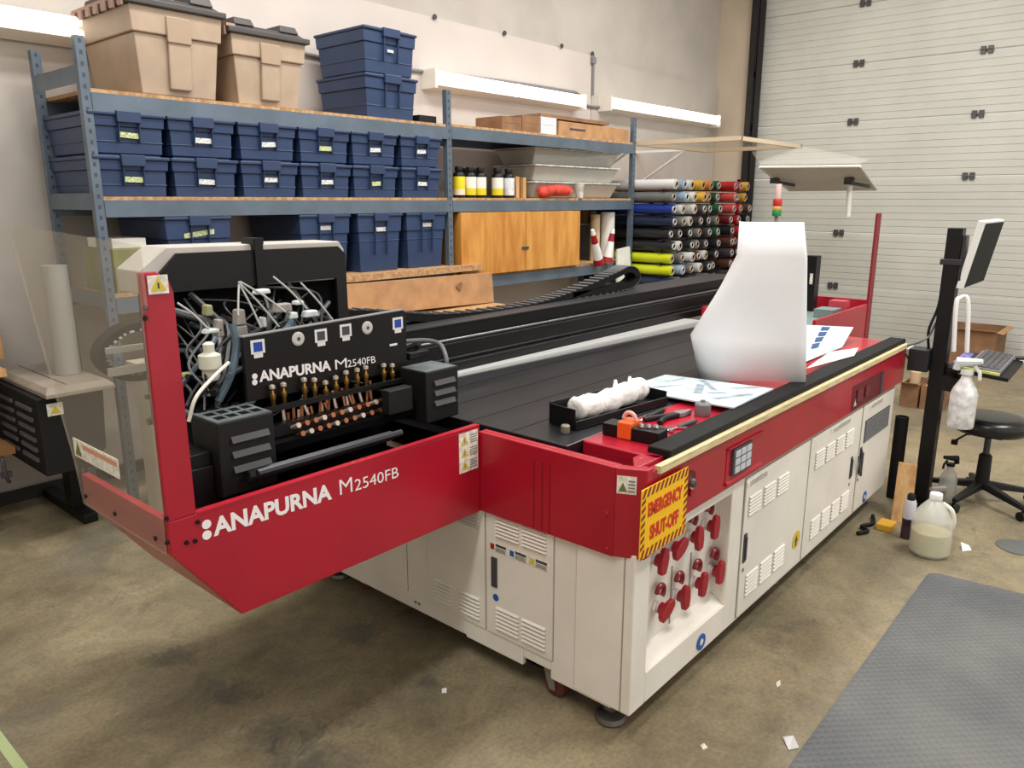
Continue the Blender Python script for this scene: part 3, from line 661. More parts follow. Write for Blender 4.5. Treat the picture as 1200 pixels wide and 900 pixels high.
for x0, x1 in ((2.50, 2.68), (3.36, 3.62), (3.9, 4.12)):
    b = B(); b.m = 0; b.box(x0, x1, YO-0.0065, YO-0.0052, 0.618, 0.642); b.m = 1
    for q in range(3): b.box(x0+0.03, x1-0.01, YO-0.007, YO-0.0065, 0.622+q*0.0065, 0.625+q*0.0065)
    b.build('small_label', [STICK, MGRY], f1 if x0 < 3 else (f2 if x0 < 3.8 else f3))
# valves in the recess
def valve(x, z, ang):
    y = YO+0.06
    b = B(); b.cyl((x, y, z-0.005), (x, y-0.045, z-0.005), 0.012, n=12); b.lathe([(0.02, -0.002), (0.02, -0.01)], (x, y, z-0.005), 16, 'y'); o = b.build('valve', WHITE, pr, smooth=True)
    b = B(); b.tube(arc((x-0.004, y-0.02, z+0.055), 0.022, -60, 180, 10), 0.0085, 8); b.build('hose_elbow', mat('valve_dark_red', (130, 14, 34), 0.35), o, smooth=True)
    d = Vector((math.cos(ang), 0, math.sin(ang))); nn = Vector((-d.z, 0, d.x)); c = Vector((x, y-0.036, z-0.005)); b = B()
    b.cyl((x, y-0.02, z-0.005), (x, y-0.042, z-0.005), 0.021, n=14)
    prof = [(-0.042, 0.009), (-0.038, 0.017), (-0.012, 0.023), (0.014, 0.023), (0.038, 0.015), (0.044, 0.007)]
    pts = [c+d*u+nn*w for u, w in prof]+[c+d*u-nn*w for u, w in prof[::-1]]
    b.plate(pts, (0, -0.016, 0)); b.build('valve_handle', REDB, o, bevel=0.003)
for (px, py), a in zip([(773, 655), (793, 640), (815, 628), (834, 615), (777, 712), (799, 697), (820, 682), (840, 668)], [80, 25, 95, 85, 25, 95, 80, 85]):
    p = pt('y', YO+0.03, px, py); valve(p.x, p.z, math.radians(a))
for x in (2.10, 2.23): 
    b = B(); b.box(x-0.002, x+0.002, YO+0.057, YO+0.06, 0.24, 0.45); b.build('recess_seam', WHD, pr)
# leveling feet and casters
for x, y in ((1.835, 1.17), (1.86, 2.62), (4.28, 1.17), (4.28, 2.8), (3.05, 1.17)):
    b = B(); b.lathe([(0.05, 0), (0.052, 0.008), (0.046, 0.022), (0.02, 0.03)], (x, y, 0), 22); b.cyl((x, y, 0.028), (x, y, 0.11), 0.014, n=12); b.lathe([(0.034, 0.05), (0.034, 0.064)], (x, y, 0), 6); b.build('leveling_foot', mat('dull_steel', (110, 104, 100), 0.4, metal=0.7), pr, smooth=True, ang=30)
for x, y in ((1.822, 1.395), (1.87, 2.46), (4.2, 1.4)):
    b = B(); b.box(x-0.035, x+0.035, y-0.035, y+0.035, 0.108, 0.118)
    for s in (-1, 1): b.prism([(y-0.022, 0.11), (y+0.022, 0.11), (y-0.005, 0.03), (y-0.03, 0.03)], 'x', x+s*0.026-0.002, x+s*0.026+0.002)
    o = b.build('caster', mat('zinc_bracket', (150, 148, 142), 0.4, metal=0.6), pr)
    b = B(); b.lathe([(0.02, -0.02), (0.04, -0.016), (0.042, 0), (0.04, 0.016), (0.02, 0.02)], (x, y-0.018, 0.042), 20, 'x'); b.build('caster_wheel', mat('maroon_wheel', (96, 44, 40), 0.5), o, smooth=True)

# red shell around the bed
ZR = 0.884
b = B(); b.box(1.8205, 4.42, 1.045, 1.078, 0.675, 0.872)
b.prism([(1.75, 1.1285), (1.787, 1.045), (1.82, 1.045), (1.82, 1.075), (1.806, 1.078), (1.784, 1.1285)], 'z', 0.61, 0.884)
b.box(4.40, 4.42, 1.078, 2.3, 0.675, 0.884)
b.build('operator_side_skirt', RED, pr, bevel=0.003)
b = B(); b.box(1.75, 1.77, 1.129, 1.664, 0.608, ZR); b.box(1.77, 1.79, 1.129, 1.664, 0.84, ZR); b.build('end_skirt', RED, pr, bevel=0.003)
b = B(); b.box(1.792, 1.90, 1.13, 1.80, 0.78, 0.80); b.box(1.895, 1.90, 1.09, 1.34, 0.80, 0.882); b.build('slot_floor', RED, pr)
b = B(); b.box(1.90, 4.40, 1.0785, 1.35, 0.84, 0.884); b.prism([(1.80, 1.079), (1.93, 1.079), (1.90, 1.14), (1.86, 1.14), (1.80, 1.10)], 'z', 0.86, 0.884); b.build('red_apron', mat('red_apron_paint', (176, 24, 48), 0.3, noise=0.06, scale=4, coat=0.3), pr, bevel=0.003)
b = B(); b.box(1.82, 4.398, 1.352, 2.75, 0.82, 0.883); b.build('print_bed', BED, pr, bevel=0.004)
b = B(); b.box(1.7505, 1.8195, 1.80, 2.75, 0.76, 0.84); b.build('bed_side_fill', BLKD, pr)
b = B()
for k in range(5): b.box(1.825, 4.39, 1.58+0.19*k, 1.582+0.19*k, 0.8832, 0.8836)
b.build('bed_seam', BLKD, pr)
b = B(); b.box(1.93, 4.425, 1.055, 1.135, 0.873, 0.905); b.build('edge_bumper', RUB, pr, bevel=0.006)
b = B(); b.box(1.84, 4.40, 1.034, 1.054, 0.862, 0.884); b.build('edge_strip', CREAM, pr)
for y in (1.425, 1.392, 1.363):
    b = B(); b.box(1.7485, 1.7502, y-0.0012, y+0.0012, 0.612, 0.84); b.build('panel_joint', mat('joint_dark_red', (120, 10, 28), 0.5), pr)
for y, z in ((1.153, 0.737), (1.149, 0.626)):
    b = B(); b.lathe([(0.008, -0.0005), (0.006, -0.005)], (1.75, y, z), 10, 'x'); b.build('bolt', RED, pr)
# warning label on the corner, sign, key switch, keypad, far recess
def tri(b, ax, a, u, w, s, th):
    pts = [(u-s/2, w), (u+s/2, w), (u, w+s*0.87)]
    b.prism(pts, ax, a, a+th)
e0, e1 = Vector((1.75, 1.1285, 0)), Vector((1.787, 1.045, 0)); eu = (e1-e0).normalized(); en = Vector((eu.y, -eu.x, 0))
if en.x > 0: en = -en
def ch(a, z, o): return e0+eu*a+en*o+Vector((0, 0, z))
b = B(); b.m = 0; b.plate([ch(0.006, 0.808, 0.0004), ch(0.062, 0.808, 0.0004), ch(0.062, 0.862, 0.0004), ch(0.006, 0.862, 0.0004)], en*0.001); b.m = 1; b.plate([ch(0.011, 0.815, 0.0015), ch(0.036, 0.815, 0.0015), ch(0.0235, 0.842, 0.0015)], en*0.0006); b.m = 2
for q in range(4): b.plate([ch(0.039, 0.815+q*0.010, 0.0015), ch(0.058, 0.815+q*0.010, 0.0015), ch(0.058, 0.820+q*0.010, 0.0015), ch(0.039, 0.820+q*0.010, 0.0015)], en*0.0005)
b.build('warning_label', [STICK, mat('olive_ink', (110, 110, 50), 0.6), MGRY], pr)
s = B(); sx0, sx1, sz0, sz1, sy = 1.738, 2.0, 0.632, 0.842, 1.030
s.box(sx0, sx1, sy, sy+0.004, sz0, sz1); sg = s.build('emergency_sign', YEL, pr)
s = B(); n = 11; wv = 0.026
for k in range(n):           # diagonal stripes of the border
    for z0, z1 in ((sz0, sz0+wv), (sz1-wv, sz1)):
        x = sx0+(sx1-sx0)*k/n; w2 = (sx1-sx0)/n*0.5; s.plate([(x, sy-0.0006, z0), (min(x+w2, sx1), sy-0.0006, z0), (min(x+w2+0.014, sx1), sy-0.0006, z1), (min(x+0.014, sx1), sy-0.0006, z1)], (0, 0.0006, 0))
for k in range(7):
    z = sz0+wv+(sz1-sz0-2*wv)*k/7; h2 = (sz1-sz0-2*wv)/7*0.5
    for x0, x1 in ((sx0, sx0+0.02), (sx1-0.02, sx1)): s.plate([(x0, sy-0.0006, z), (x1, sy-0.0006, z+0.01), (x1, sy-0.0006, z+h2+0.01), (x0, sy-0.0006, z+h2)], (0, 0.0006, 0))
s.build('sign_stripes', SDARK, sg)
word('sign_lettering', 'EMERGENCY', (sx0+0.034, sy-0.0004, 0.752), (1, 0, 0), (0, 0, 1), 0.195, 0.044, SRED, sg, 0.05)
word('sign_lettering', 'SHUT-OFF', (sx0+0.048, sy-0.0004, 0.678), (1, 0, 0), (0, 0, 1), 0.165, 0.046, SRED, sg, 0.05)
b = B(); b.m = 0; b.lathe([(0.030, -0.0005), (0.030, -0.003)], (2.045, 1.045, 0.785), 20, 'y'); b.m = 1; b.lathe([(0.018, -0.003), (0.018, -0.012)], (2.04, 1.045, 0.775), 16, 'y'); b.m = 2; b.lathe([(0.012, -0.012), (0.010, -0.02)], (2.04, 1.045, 0.775), 12, 'y'); b.m = 3; b.lathe([(0.012, -0.0005), (0.011, -0.008)], (2.048, 1.045, 0.742), 12, 'y'); b.build('key_switch', [mat('dark_red_recess', (96, 10, 26), 0.6), CHR, DGRY, REDB], pr)
DRED = MATS['dark_red_recess']
b = B(); b.m = 0; b.box(2.295, 2.565, 1.0432, 1.0448, 0.692, 0.822); b.m = 1; b.prism([(1.0448, 0.822), (1.0448, 0.692), (1.036, 0.692), (1.036, 0.700), (1.043, 0.706), (1.043, 0.815), (1.036, 0.818), (1.036, 0.822)], 'x', 2.29, 2.57); kp = b.build('control_recess', [DRED, RED], pr)
b = B(); b.m = 0; b.box(2.325, 2.47, 1.034, 1.043, 0.718, 0.812); b.m = 1
for i in range(3):
    for j in range(3): b.box(2.337+i*0.043, 2.372+i*0.043, 1.031, 1.034, 0.726+j*0.028, 0.748+j*0.028)
b.build('keypad', [DGRY, mat('keypad_key', (200, 202, 208), 0.4)], kp)
b = B(); b.m = 0; b.box(3.565, 4.03, 1.0432, 1.0448, 0.682, 0.80); b.m = 1; b.box(3.99, 4.03, 1.040, 1.0432, 0.685, 0.80)
b.m = 2; b.box(3.62, 3.70, 1.036, 1.0432, 0.715, 0.775); b.box(3.74, 3.80, 1.036, 1.0432, 0.72, 0.77); b.build('far_recess', [DRED, DGRY, mat('maroon', (110, 24, 40), 0.5)], pr)
b = B(); b.plate([(3.60, 1.0436, 0.70), (3.635, 1.0436, 0.70), (3.618, 1.0436, 0.735)], (0, -0.0008, 0)); b.build('small_sticker', STICK, pr)

# near end tray
ty = 1.66; xe = 0.715
prof = [(xe, 0.908), (xe, 0.826), (0.875, 0.607), (1.749, 0.607), (1.749, 0.903)]
b = B(); b.prism(prof, 'y', ty-0.005, ty+0.012)
b.build('end_tray', RED, pr, bevel=0.003); tray = [o for o in pr.children if o.name == 'end_tray'][0]
b = B(); b.box(xe, xe+0.018, ty+0.0125, 2.145, 0.826, 0.908); b.prism([(xe, 0.8255), (xe+0.018, 0.8255), (0.893, 0.607), (0.875, 0.607)], 'y', ty+0.0125, 2.145)
b.box(xe+0.018, xe+0.04, ty+0.0125, 2.145, 0.86, 0.875); b.build('tray_end_wall', RED, tray)
b = B(); b.prism([(0.90, 0.66), (0.90, 0.625), (1.745, 0.625), (1.745, 0.90), (1.12, 0.90), (1.05, 0.66)], 'y', 2.125, 2.145); b.prism([(0.83, ty+0.0125), (1.745, ty+0.0125), (1.745, 2.124), (1.14, 2.124), (0.95, 2.0), (0.83, 2.0)], 'z', 0.72, 0.74); b.build('tray_floor', BLKD, tray)
b = B(); b.box(xe+0.07, 1.748, ty-0.006, ty+0.016, 0.9035, 0.910); b.build('tray_rim', RED, tray)
b = B(); b.prism([(xe, 0.9075), (xe+0.069, 0.9075), (xe+0.069, 1.425), (xe+0.06, 1.455), (xe+0.035, 1.472), (xe, 1.472)], 'y', ty-0.005, ty+0.012); b.build('upright', RED, pr, bevel=0.003)
for px, py in ((232, 612), (219, 636), (229, 634), (196, 636), (170, 361), (170, 373), (195, 608)):
    p = pt('y', ty-0.007, px, py); b = B(); b.lathe([(0.006, 0.001), (0.005, -0.003)], (p.x, p.y, p.z), 10, 'y'); b.build('screw', BLK, pr)
b = B(); b.m = 0; b.box(0.728, 0.772, ty-0.0085, ty-0.0067, 1.425, 1.465); b.m = 1; tri(b, 'y', ty-0.0092, 0.75, 1.432, 0.034, 0.0006); b.m = 2; b.box(0.748, 0.752, ty-0.0098, ty-0.0092, 1.437, 1.449); b.build('warning_label', [STICK, STKY, DGRY], pr)
b = B(); b.m = 0; b.box(1.652, 1.738, ty-0.0072, ty-0.0053, 0.765, 0.898)
for q in range(3):
    z = 0.775+q*0.042; b.m = 1; tri(b, 'y', ty-0.0078, 1.676, z, 0.034, 0.0006); b.m = 2
    for r in range(4): b.box(1.70, 1.733, ty-0.0078, ty-0.0072, z+r*0.008, z+0.0035+r*0.008)
    b.box(1.674, 1.678, ty-0.0082, ty-0.0076, z+0.005, z+0.02)
b.build('warning_label', [STICK, STKY, MGRY], pr)
# tray lettering: fitted between photo points on the tray's front plane
def fit(text, px0, py0, px1, py1, hgt, plane, m, parent, bold):
    a, c = pt('y', plane, px0, py0), pt('y', plane, px1, py1); u = c-a
    return word('lettering', text, a, u, Vector((0, 0, 1)), u.length, hgt, m, parent, bold)
LET = mat('white_lettering', (240, 236, 236), 0.5)
fit('ANAPURNA', 250.5, 629, 389, 585, 0.047, ty-0.0052, LET, tray, 0.035)
fit('M', 398.5, 580, 413, 576, 0.043, ty-0.0052, LET, tray, -0.004)
fit('2540FB', 416, 575.5, 467, 559, 0.033, ty-0.0052, LET, tray, -0.004)
for px, py in ((242, 614.5), (242.5, 627)):
    p = pt('y', ty-0.0052, px, py); b = B(); b.lathe([(0.0115, 0), (0.0115, -0.0008)], p, 20, 'y'); b.build('logo_dot', LET, tray)
# acrylic end guard
b = B(); b.plate([(xe-0.004, 1.665, 0.83), (xe-0.004, 2.13, 0.83), (xe-0.004, 2.16, 0.95), (xe-0.004, 2.385, 1.49), (xe-0.004, 2.375, 1.55), (xe-0.004, 2.35, 1.556), (xe-0.004, 1.625, 1.53), (xe-0.004, 1.625, 1.40), (xe-0.004, 1.652, 1.38)], (-0.006, 0, 0))
gd = b.build('acrylic_guard', ACRY, pr)
b = B(); b.m = 0; p0, p1 = pt('x', xe-0.011, 85, 507), pt('x', xe-0.011, 131, 482); b.box(xe-0.0125, xe-0.0108, p1.y, p0.y, 0.965, 1.015); b.m = 1; tri(b, 'x', xe-0.0135, p0.y-0.03, 0.972, 0.04, 0.0008); b.m = 2; b.box(xe-0.0132, xe-0.0125, p1.y+0.005, p0.y-0.06, 0.995, 1.008); b.build('warning_label', [STICK, mat('olive_ink', (110, 110, 50), 0.6), mat('salmon_print', (206, 150, 120), 0.6)], gd)
for y, z in ((1.70, 0.86), (1.92, 0.86), (2.1, 0.86)):
    b = B(); b.lathe([(0.006, 0), (0.006, -0.004)], (xe-0.0105, y, z), 10, 'x'); b.build('screw', BLK, gd)

# gantry beams across the bed
gx0, gx1 = 1.13, 5.40
b = B()
b.prism([(2.40, 1.02), (2.40, 1.088), (2.62, 1.088), (2.62, 0.90), (2.40, 0.90)], 'x', gx0, gx1)
b.prism([(2.35, 0.955), (2.35, 1.018), (2.40, 1.018), (2.40, 0.955)], 'x', gx0+0.1, gx1-0.1)
b.prism([(2.33, 0.888), (2.33, 0.935), (2.40, 0.94), (2.40, 0.888)], 'x', gx0+0.1, gx1-0.1)
b.build('gantry_beam', BLK, pr, bevel=0.004)
b = B(); b.cyl((1.0, 2.375, 0.946), (5.3, 2.375, 0.946), 0.012, n=10); b.cyl((1.0, 2.372, 1.026), (5.3, 2.372, 1.026), 0.008, n=10); b.build('guide_rail', mat('rail_steel', (120, 120, 122), 0.3, metal=0.8), pr, smooth=True)
b = B(); b.box(1.75, 5.3, 2.39, 2.63, 1.0885, 1.094); b.build('gantry_top_plate', mat('gantry_top_grey', (46, 46, 48), 0.4), pr)
b = B(); b.box(gx0-0.006, gx0, 2.38, 2.64, 0.88, 1.10); b.build('beam_end_plate', ALU, pr)
b = B(); b.prism([(2.10, 2.325), (2.10, 2.295), (4.35, 2.215), (4.35, 2.325)], 'z', 0.8838, 0.897); b.build('bed_strip', mat('satin_strip', (206, 206, 204), 0.3, metal=0.3), pr, bevel=0.002)
b = B(); b.prism([(2.15, 2.294), (2.15, 2.275), (4.35, 2.13), (4.35, 2.214)], 'z', 0.8838, 0.888); b.build('grey_strip', mat('strip_grey', (150, 150, 150), 0.35, metal=0.4), pr)
# energy chain: links as a ribbed band on the rear of the beam
chain = bez([(1.35, 0, 1.21), (1.90, 0, 1.19), (2.42, 0, 1.118), (3.0, 0, 1.10), (3.4, 0, 1.135), (3.80, 0, 1.205), (3.95, 0, 1.235), (4.04, 0, 1.215), (4.08, 0, 1.16), (4.02, 0, 1.115), (3.9, 0, 1.102), (3.4, 0, 1.096)], 8)
b = B(); b.band([(p.x, p.z) for p in chain], 2.50, 2.585, -0.034); b.m = 1
for p, q in zip(chain, chain[1:]):
    t = (q-p).normalized(); n_ = Vector((-t.z, 0, t.x)); c = p+Vector((0, 0, 0))
    a = c+t*0.004; e = c+t*0.022
    b.hexa([(a.x, 2.495, a.z), (e.x, 2.495, e.z), (e.x, 2.59, e.z), (a.x, 2.59, a.z)]+[tuple(Vector(v)+n_*0.005) for v in ((a.x, 2.495, a.z), (e.x, 2.495, e.z), (e.x, 2.59, e.z), (a.x, 2.59, a.z))])
b.build('energy_chain', [RUB, mat('chain_link_grey', (92, 92, 94), 0.4)], pr, smooth=True)
# second chain looping at the near end, seen through the guard
loop = [(p.x, p.z) for p in bez([(1.34, 0, 1.05), (1.15, 0, 1.045), (1.06, 0, 1.055), (1.015, 0, 1.09), (1.01, 0, 1.13), (1.05, 0, 1.17), (1.12, 0, 1.19), (1.34, 0, 1.185)], 6)]
b = B(); b.band(loop, 2.64, 2.71, 0.028); b.m = 1; ctr = Vector((1.13, 1.12))
for (ax_, az), (bx_, bz) in zip(loop[::2], loop[1::2]): pa, pb = [Vector(q)+(Vector(q)-ctr).normalized()*-0.0 for q in ((ax_, az), (bx_, bz))]; b.tube([(pa.x, 2.637, pa.y), (pb.x, 2.637, pb.y)], 0.008, 6)
b.build('energy_chain', [RUB, mat('chain_link_pale', (140, 138, 134), 0.4)], pr, smooth=True)
for z0, z1 in ((1.128, 1.148), (1.052, 1.080)):
    b = B(); b.box(1.0, 1.5, 2.625, 2.639, z0, z1); b.build('rear_rail', mat('pale_rail', (196, 192, 184), 0.4), pr)

# hood over the parked carriage
b = B(); b.prism([(0.985, 1.352), (0.985, 1.42), (1.075, 1.486), (1.70, 1.479), (1.72, 1.45), (1.72, 1.345)], 'y', 2.29, 2.44); hd = b.build('carriage_hood', GRYP, pr, bevel=0.004)
b = B(); b.prism([(1.03, 1.352), (1.03, 1.40), (1.10, 1.466), (1.685, 1.462), (1.715, 1.435), (1.715, 1.10), (1.672, 1.10), (1.672, 1.352)], 'y', 2.276, 2.2895); b.build('hood_fascia', BLKP, hd)
b = B(); b.box(1.352, 1.382, 2.266, 2.30, 1.33, 1.50); b.box(1.348, 1.386, 2.268, 2.34, 1.482, 1.502); b.build('hood_strap', BLK, hd)
# carriage
b = B(); b.prism([(0.88, 1.86), (1.74, 1.86), (1.74, 2.32), (1.04, 2.32)], 'z', 0.925, 0.95); b.box(0.99, 1.72, 2.30, 2.32, 0.95, 1.352); b.box(1.70, 1.715, 1.97, 2.30, 0.95, 1.10); b.box(1.08, 1.70, 2.04, 2.06, 0.95, 1.16)
cg = b.build('print_carriage', BLKD, pr)
b = B(); b.prism([(1.104, 1.062), (1.706, 1.058), (1.706, 1.256), (1.696, 1.262), (1.104, 1.247)], 'y', 1.95, 1.966); fp = b.build('carriage_front_panel', mat('carriage_black', (15, 13, 13), 0.5, spec=0.3), pr, bevel=0.002)
b = B(); b.prism([(1.104, 1.248), (1.70, 1.263), (1.70, 1.266), (1.104, 1.251)], 'y', 1.948, 1.972); b.build('panel_top_edge', MGRY, fp)
yp = 1.9495
fit('ANAPURNA', 304, 448, 388, 434, 0.033, yp, LET, fp, 0.035)
fit('M', 393, 433, 406.5, 430.5, 0.030, yp, LET, fp, -0.004)
fit('2540FB', 407.5, 430.5, 440, 425, 0.023, yp, LET, fp, -0.004)
for px, py in ((298.5, 441), (298.5, 448)):
    p = pt('y', yp, px, py); b = B(); b.lathe([(0.0085, 0), (0.0085, -0.0008)], p, 18, 'y'); b.build('logo_dot', LET, fp)
for px, py, kind in ((302, 407, 'b'), (349, 397, 'r'), (376, 394, 's'), (405, 388, 's'), (430, 384, 'r'), (466, 379.5, 'b')):
    p = pt('y', yp, px, py); b = B()
    if kind == 'r':
        b.lathe([(0.021, 0), (0.021, -0.003), (0.016, -0.005)], p, 22, 'y'); b.m = 1; b.lathe([(0.006, -0.005), (0.006, -0.0055)], p, 12, 'y'); b.build('round_gauge', [mat('gauge_face', (196, 194, 190), 0.4), DGRY], fp)
    else:
        b.m = 0; b.box(p.x-0.022, p.x+0.022, yp-0.0012, yp, p.z-0.018, p.z+0.022); b.box(p.x-0.014, p.x+0.014, yp-0.0012, yp, p.z-0.030, p.z-0.0175)
        b.m = 1; b.box(p.x-0.014, p.x+0.014, yp-0.002, yp-0.0012, p.z-0.012, p.z+0.015); b.build('panel_icon', [mat('icon_white', (226, 226, 224), 0.5), BLUD if kind == 'b' else DGRY], fp)
p = pt('y', yp, 461, 404); b = B(); b.box(p.x-0.016, p.x+0.016, yp-0.0008, yp, p.z-0.003, p.z+0.004); b.build('small_label', LET, fp)
# brass taps under the panel and copper fittings below
for px, py in [(320, 464), (333, 461), (357, 455), (369, 455), (382, 458), (394, 452), (406, 446), (419, 443), (429, 440), (450, 437), (460, 437)]:
    p = pt('y', 1.935, px, py+3); b = B()
    b.lathe([(0.005, -0.03), (0.006, -0.005), (0.0085, 0.0), (0.0085, 0.012), (0.005, 0.014), (0.004, 0.024), (0.008, 0.028), (0.009, 0.036), (0.004, 0.040)], p, 10); o = b.build('tap', BRASS, pr, smooth=True)
    b = B(); b.lathe([(0.0, 0.029), (0.0092, 0.030), (0.009, 0.038), (0.003, 0.042)], p, 10); b.build('tap_knob', mat('tap_knob_steel', (206, 196, 180), 0.3, metal=0.6), o, smooth=True)
random.seed(5)
for k in range(22):
    u = k/21; px, py = 342+u*106, 505-u*32+(7 if k % 2 else -4)
    p = pt('y', 1.90, px, py); b = B(); b.cyl(p+Vector((0, 0, 0.0)), p+Vector((0.004, -0.03, 0.012)), 0.006, n=10); b.cyl(p+Vector((0.004, -0.024, 0.010)), p+Vector((0.004, -0.032, 0.0125)), 0.0085, n=6); b.tube(bez([p, p+Vector((0, 0.03, -0.01)), p+Vector((random.uniform(-.02, .02), 0.05, 0.06))], 4), 0.005, 6)
    b.build('copper_fitting', COPP if k % 3 else mat('pale_fitting', (206, 190, 176), 0.35, metal=0.5), pr, smooth=True)
b = B(); b.box(1.12, 1.66, 1.90, 1.93, 0.955, 0.99); b.box(1.12, 1.66, 1.905, 1.92, 1.03, 1.045); b.build('manifold', BLK, pr)
# UV lamp housings
def lamp(x0, x1, y0, y1, z0, z1, topslots):
    b = B(); b.box(x0, x1, y0, y1, z0, z1); o = b.build('lamp_housing', BLKP, pr, bevel=0.005)
    b = B()
    for k in range(3):
        z = z0+(z1-z0)*(0.28+0.2*k); b.prism([(y0-0.001, z), (y0-0.010, z+0.006), (y0-0.001, z+0.022)], 'x', x0+0.035, x1-0.02)
    b.build('louver', mat('louver_grey', (58, 58, 60), 0.5), o)
    if topslots:
        b = B()
        for i in range(3):
            for j in range(4): b.box(x0+0.02+j*0.035, x0+0.045+j*0.035, y0+0.03+i*0.05, y0+0.06+i*0.05, z1+0.0002, z1+0.001)
        b.build('vent_slot', BLKD, o)
    b = B(); b.box(x0+0.004, x1-0.004, y0+0.004, y1-0.004, z1+0.00005, z1+0.0004); b.build('housing_top', mat('housing_top_grey', (96, 104, 106), 0.35, noise=0.2, scale=14), o)
    return o
lamp(0.928, 1.092, 1.80, 1.94, 0.862, 1.066, True)
lamp(1.652, 1.80, 1.80, 1.93, 0.905, 1.078, False)
b = B(); b.box(0.86, 0.925, 1.84, 1.99, 0.80, 0.985); b.box(0.86, 0.925, 1.83, 1.839, 0.83, 0.95); b.build('lamp_bracket', BLK, pr, bevel=0.003)
b = B(); b.box(1.52, 1.62, 1.83, 1.87, 0.955, 1.035); b.build('junction_box', BLKP, pr, bevel=0.004)
b = B(); p0, p1 = pt('y', 1.74, 302, 555), pt('y', 1.74, 470, 507); b.tube([p0, p1], 0.011, 8); b.tube([p0+Vector((0, .05, -.02)), p1+Vector((0, .05, -.02))], 0.016, 8); b.build('tray_rail', mat('dark_rail', (54, 54, 58), 0.3, metal=0.5), pr, smooth=True)
# ink lines and cables inside the carriage
CBL = [mat('cable_grey', (84, 86, 90), 0.45), mat('cable_black', (12, 12, 13), 0.5), mat('cable_pale', (164, 164, 162), 0.4), mat('cable_blue_grey', (70, 88, 100), 0.45)]
random.seed(21)
for k in range(64):
    a = Vector((random.uniform(0.99, 1.66), 2.285, random.uniform(1.12, 1.345))); e = Vector((random.uniform(0.98, 1.66), random.uniform(1.99, 2.1), random.uniform(0.97, 1.20)))
    if k % 3 == 0: e = Vector((random.uniform(0.95, 1.10), random.uniform(1.93, 2.05), random.uniform(1.0, 1.16)))
    m1 = a.lerp(e, 0.4)+Vector((random.uniform(-.08, .08), random.uniform(-.04, .02), random.uniform(-.02, .07))); m2 = a.lerp(e, 0.75)+Vector((random.uniform(-.06, .06), 0, random.uniform(-.05, .03)))
    b = B(); b.tube(bez([a, m1, m2, e], 6), random.choice((0.003, 0.004, 0.005, 0.008, 0.011)), 7); b.build('ink_hose', CBL[random.choice((0, 0, 1, 1, 1, 1, 1, 3))], pr, smooth=True)
for a, e in (((279, 330), (327, 383)), ((281, 330), (335, 366)), ((280, 332), (306, 384)), ((320, 324), (360, 362)), ((208, 355), (245, 386)), ((280, 333), (279, 370)), ((352, 331), (390, 375))):
    b = B(); p, q = pt('y', 2.05, *a), pt('y', 1.99, *e); b.tube(bez([p, p.lerp(q, 0.5)+Vector((0, 0, 0.006)), q], 5), 0.003, 7); b.build('ink_hose', CBL[2], pr, smooth=True)
for px, py, w, h, m in ((251, 388, 0.055, 0.012, 'w'), (284, 390, 0.04, 0.04, 'g'), (283, 372, 0.03, 0.045, 'g'), (309, 342, 0.05, 0.014, 'w'), (333, 361, 0.06, 0.025, 'g'), (345, 370, 0.03, 0.02, 'w'), (311, 378, 0.012, 0.03, 'w'), (259, 385, 0.02, 0.05, 'g'), (246, 364, 0.022, 0.03, 'y'), (222, 440, 0.03, 0.012, 'y'), (250, 460, 0.03, 0.02, 'w'), (352, 355, 0.03, 0.012, 'w'), (366, 368, 0.05, 0.02, 'w')):
    p = pt('y', 2.03, px, py); b = B(); b.frustum((p.x-w/2, p.x+w/2, p.y, p.y+0.03), p.z-h/2, (p.x-w*0.35, p.x+w*0.45, p.y, p.y+0.03), p.z+h/2)
    b.build('ink_filter', {'w': mat('filter_white', (216, 224, 222), 0.4), 'g': mat('filter_grey', (156, 150, 144), 0.5), 'y': mat('filter_olive', (150, 150, 110), 0.5)}[m], pr, bevel=0.004)
p = pt('y', 1.98, 248, 445); b = B(); b.lathe([(0.018, 0), (0.024, 0.01), (0.022, 0.03), (0.03, 0.034), (0.03, 0.07), (0.014, 0.078), (0.016, 0.10), (0.008, 0.106)], p, 14); b.build('white_valve', mat('valve_ivory', (206, 206, 190), 0.45), pr, smooth=True)
b = B(); b.tube(bez([pt('y', 1.87, 221, 494), pt('y', 1.87, 230, 465), pt('y', 1.92, 252, 440), pt('y', 1.95, 268, 425)], 8), 0.005, 8); b.build('white_hose', mat('hose_white', (216, 212, 200), 0.4), pr, smooth=True)
b = B(); b.tube(bez([pt('y', 1.96, 256, 470), pt('y', 1.96, 270, 440), pt('y', 1.98, 277, 405), pt('y', 2.0, 272, 380)], 8), 0.011, 8); b.build('corrugated_hose', CBL[3], pr, smooth=True)
b = B(); b.tube(bez([pt('y', 1.98, 474, 400), pt('y', 1.96, 500, 399), pt('y', 1.93, 516, 404), pt('y', 1.88, 523, 420), pt('y', 1.87, 523, 432)], 6), 0.008, 8); b.build('lamp_cable', CBL[0], pr, smooth=True)
b = B(); b.box(1.71, 1.80, 1.94, 2.30, 1.09, 1.115); b.box(1.72, 1.86, 2.1, 2.33, 0.93, 1.12); b.build('carriage_mount', BLK, pr, bevel=0.004)
b = B(); b.tube(bez([(1.72, 2.0, 1.12), (1.78, 1.99, 1.13), (1.83, 2.05, 1.10), (1.80, 2.2, 1.02)], 6), 0.012, 8); b.build('lamp_cable', CBL[1], pr, smooth=True)

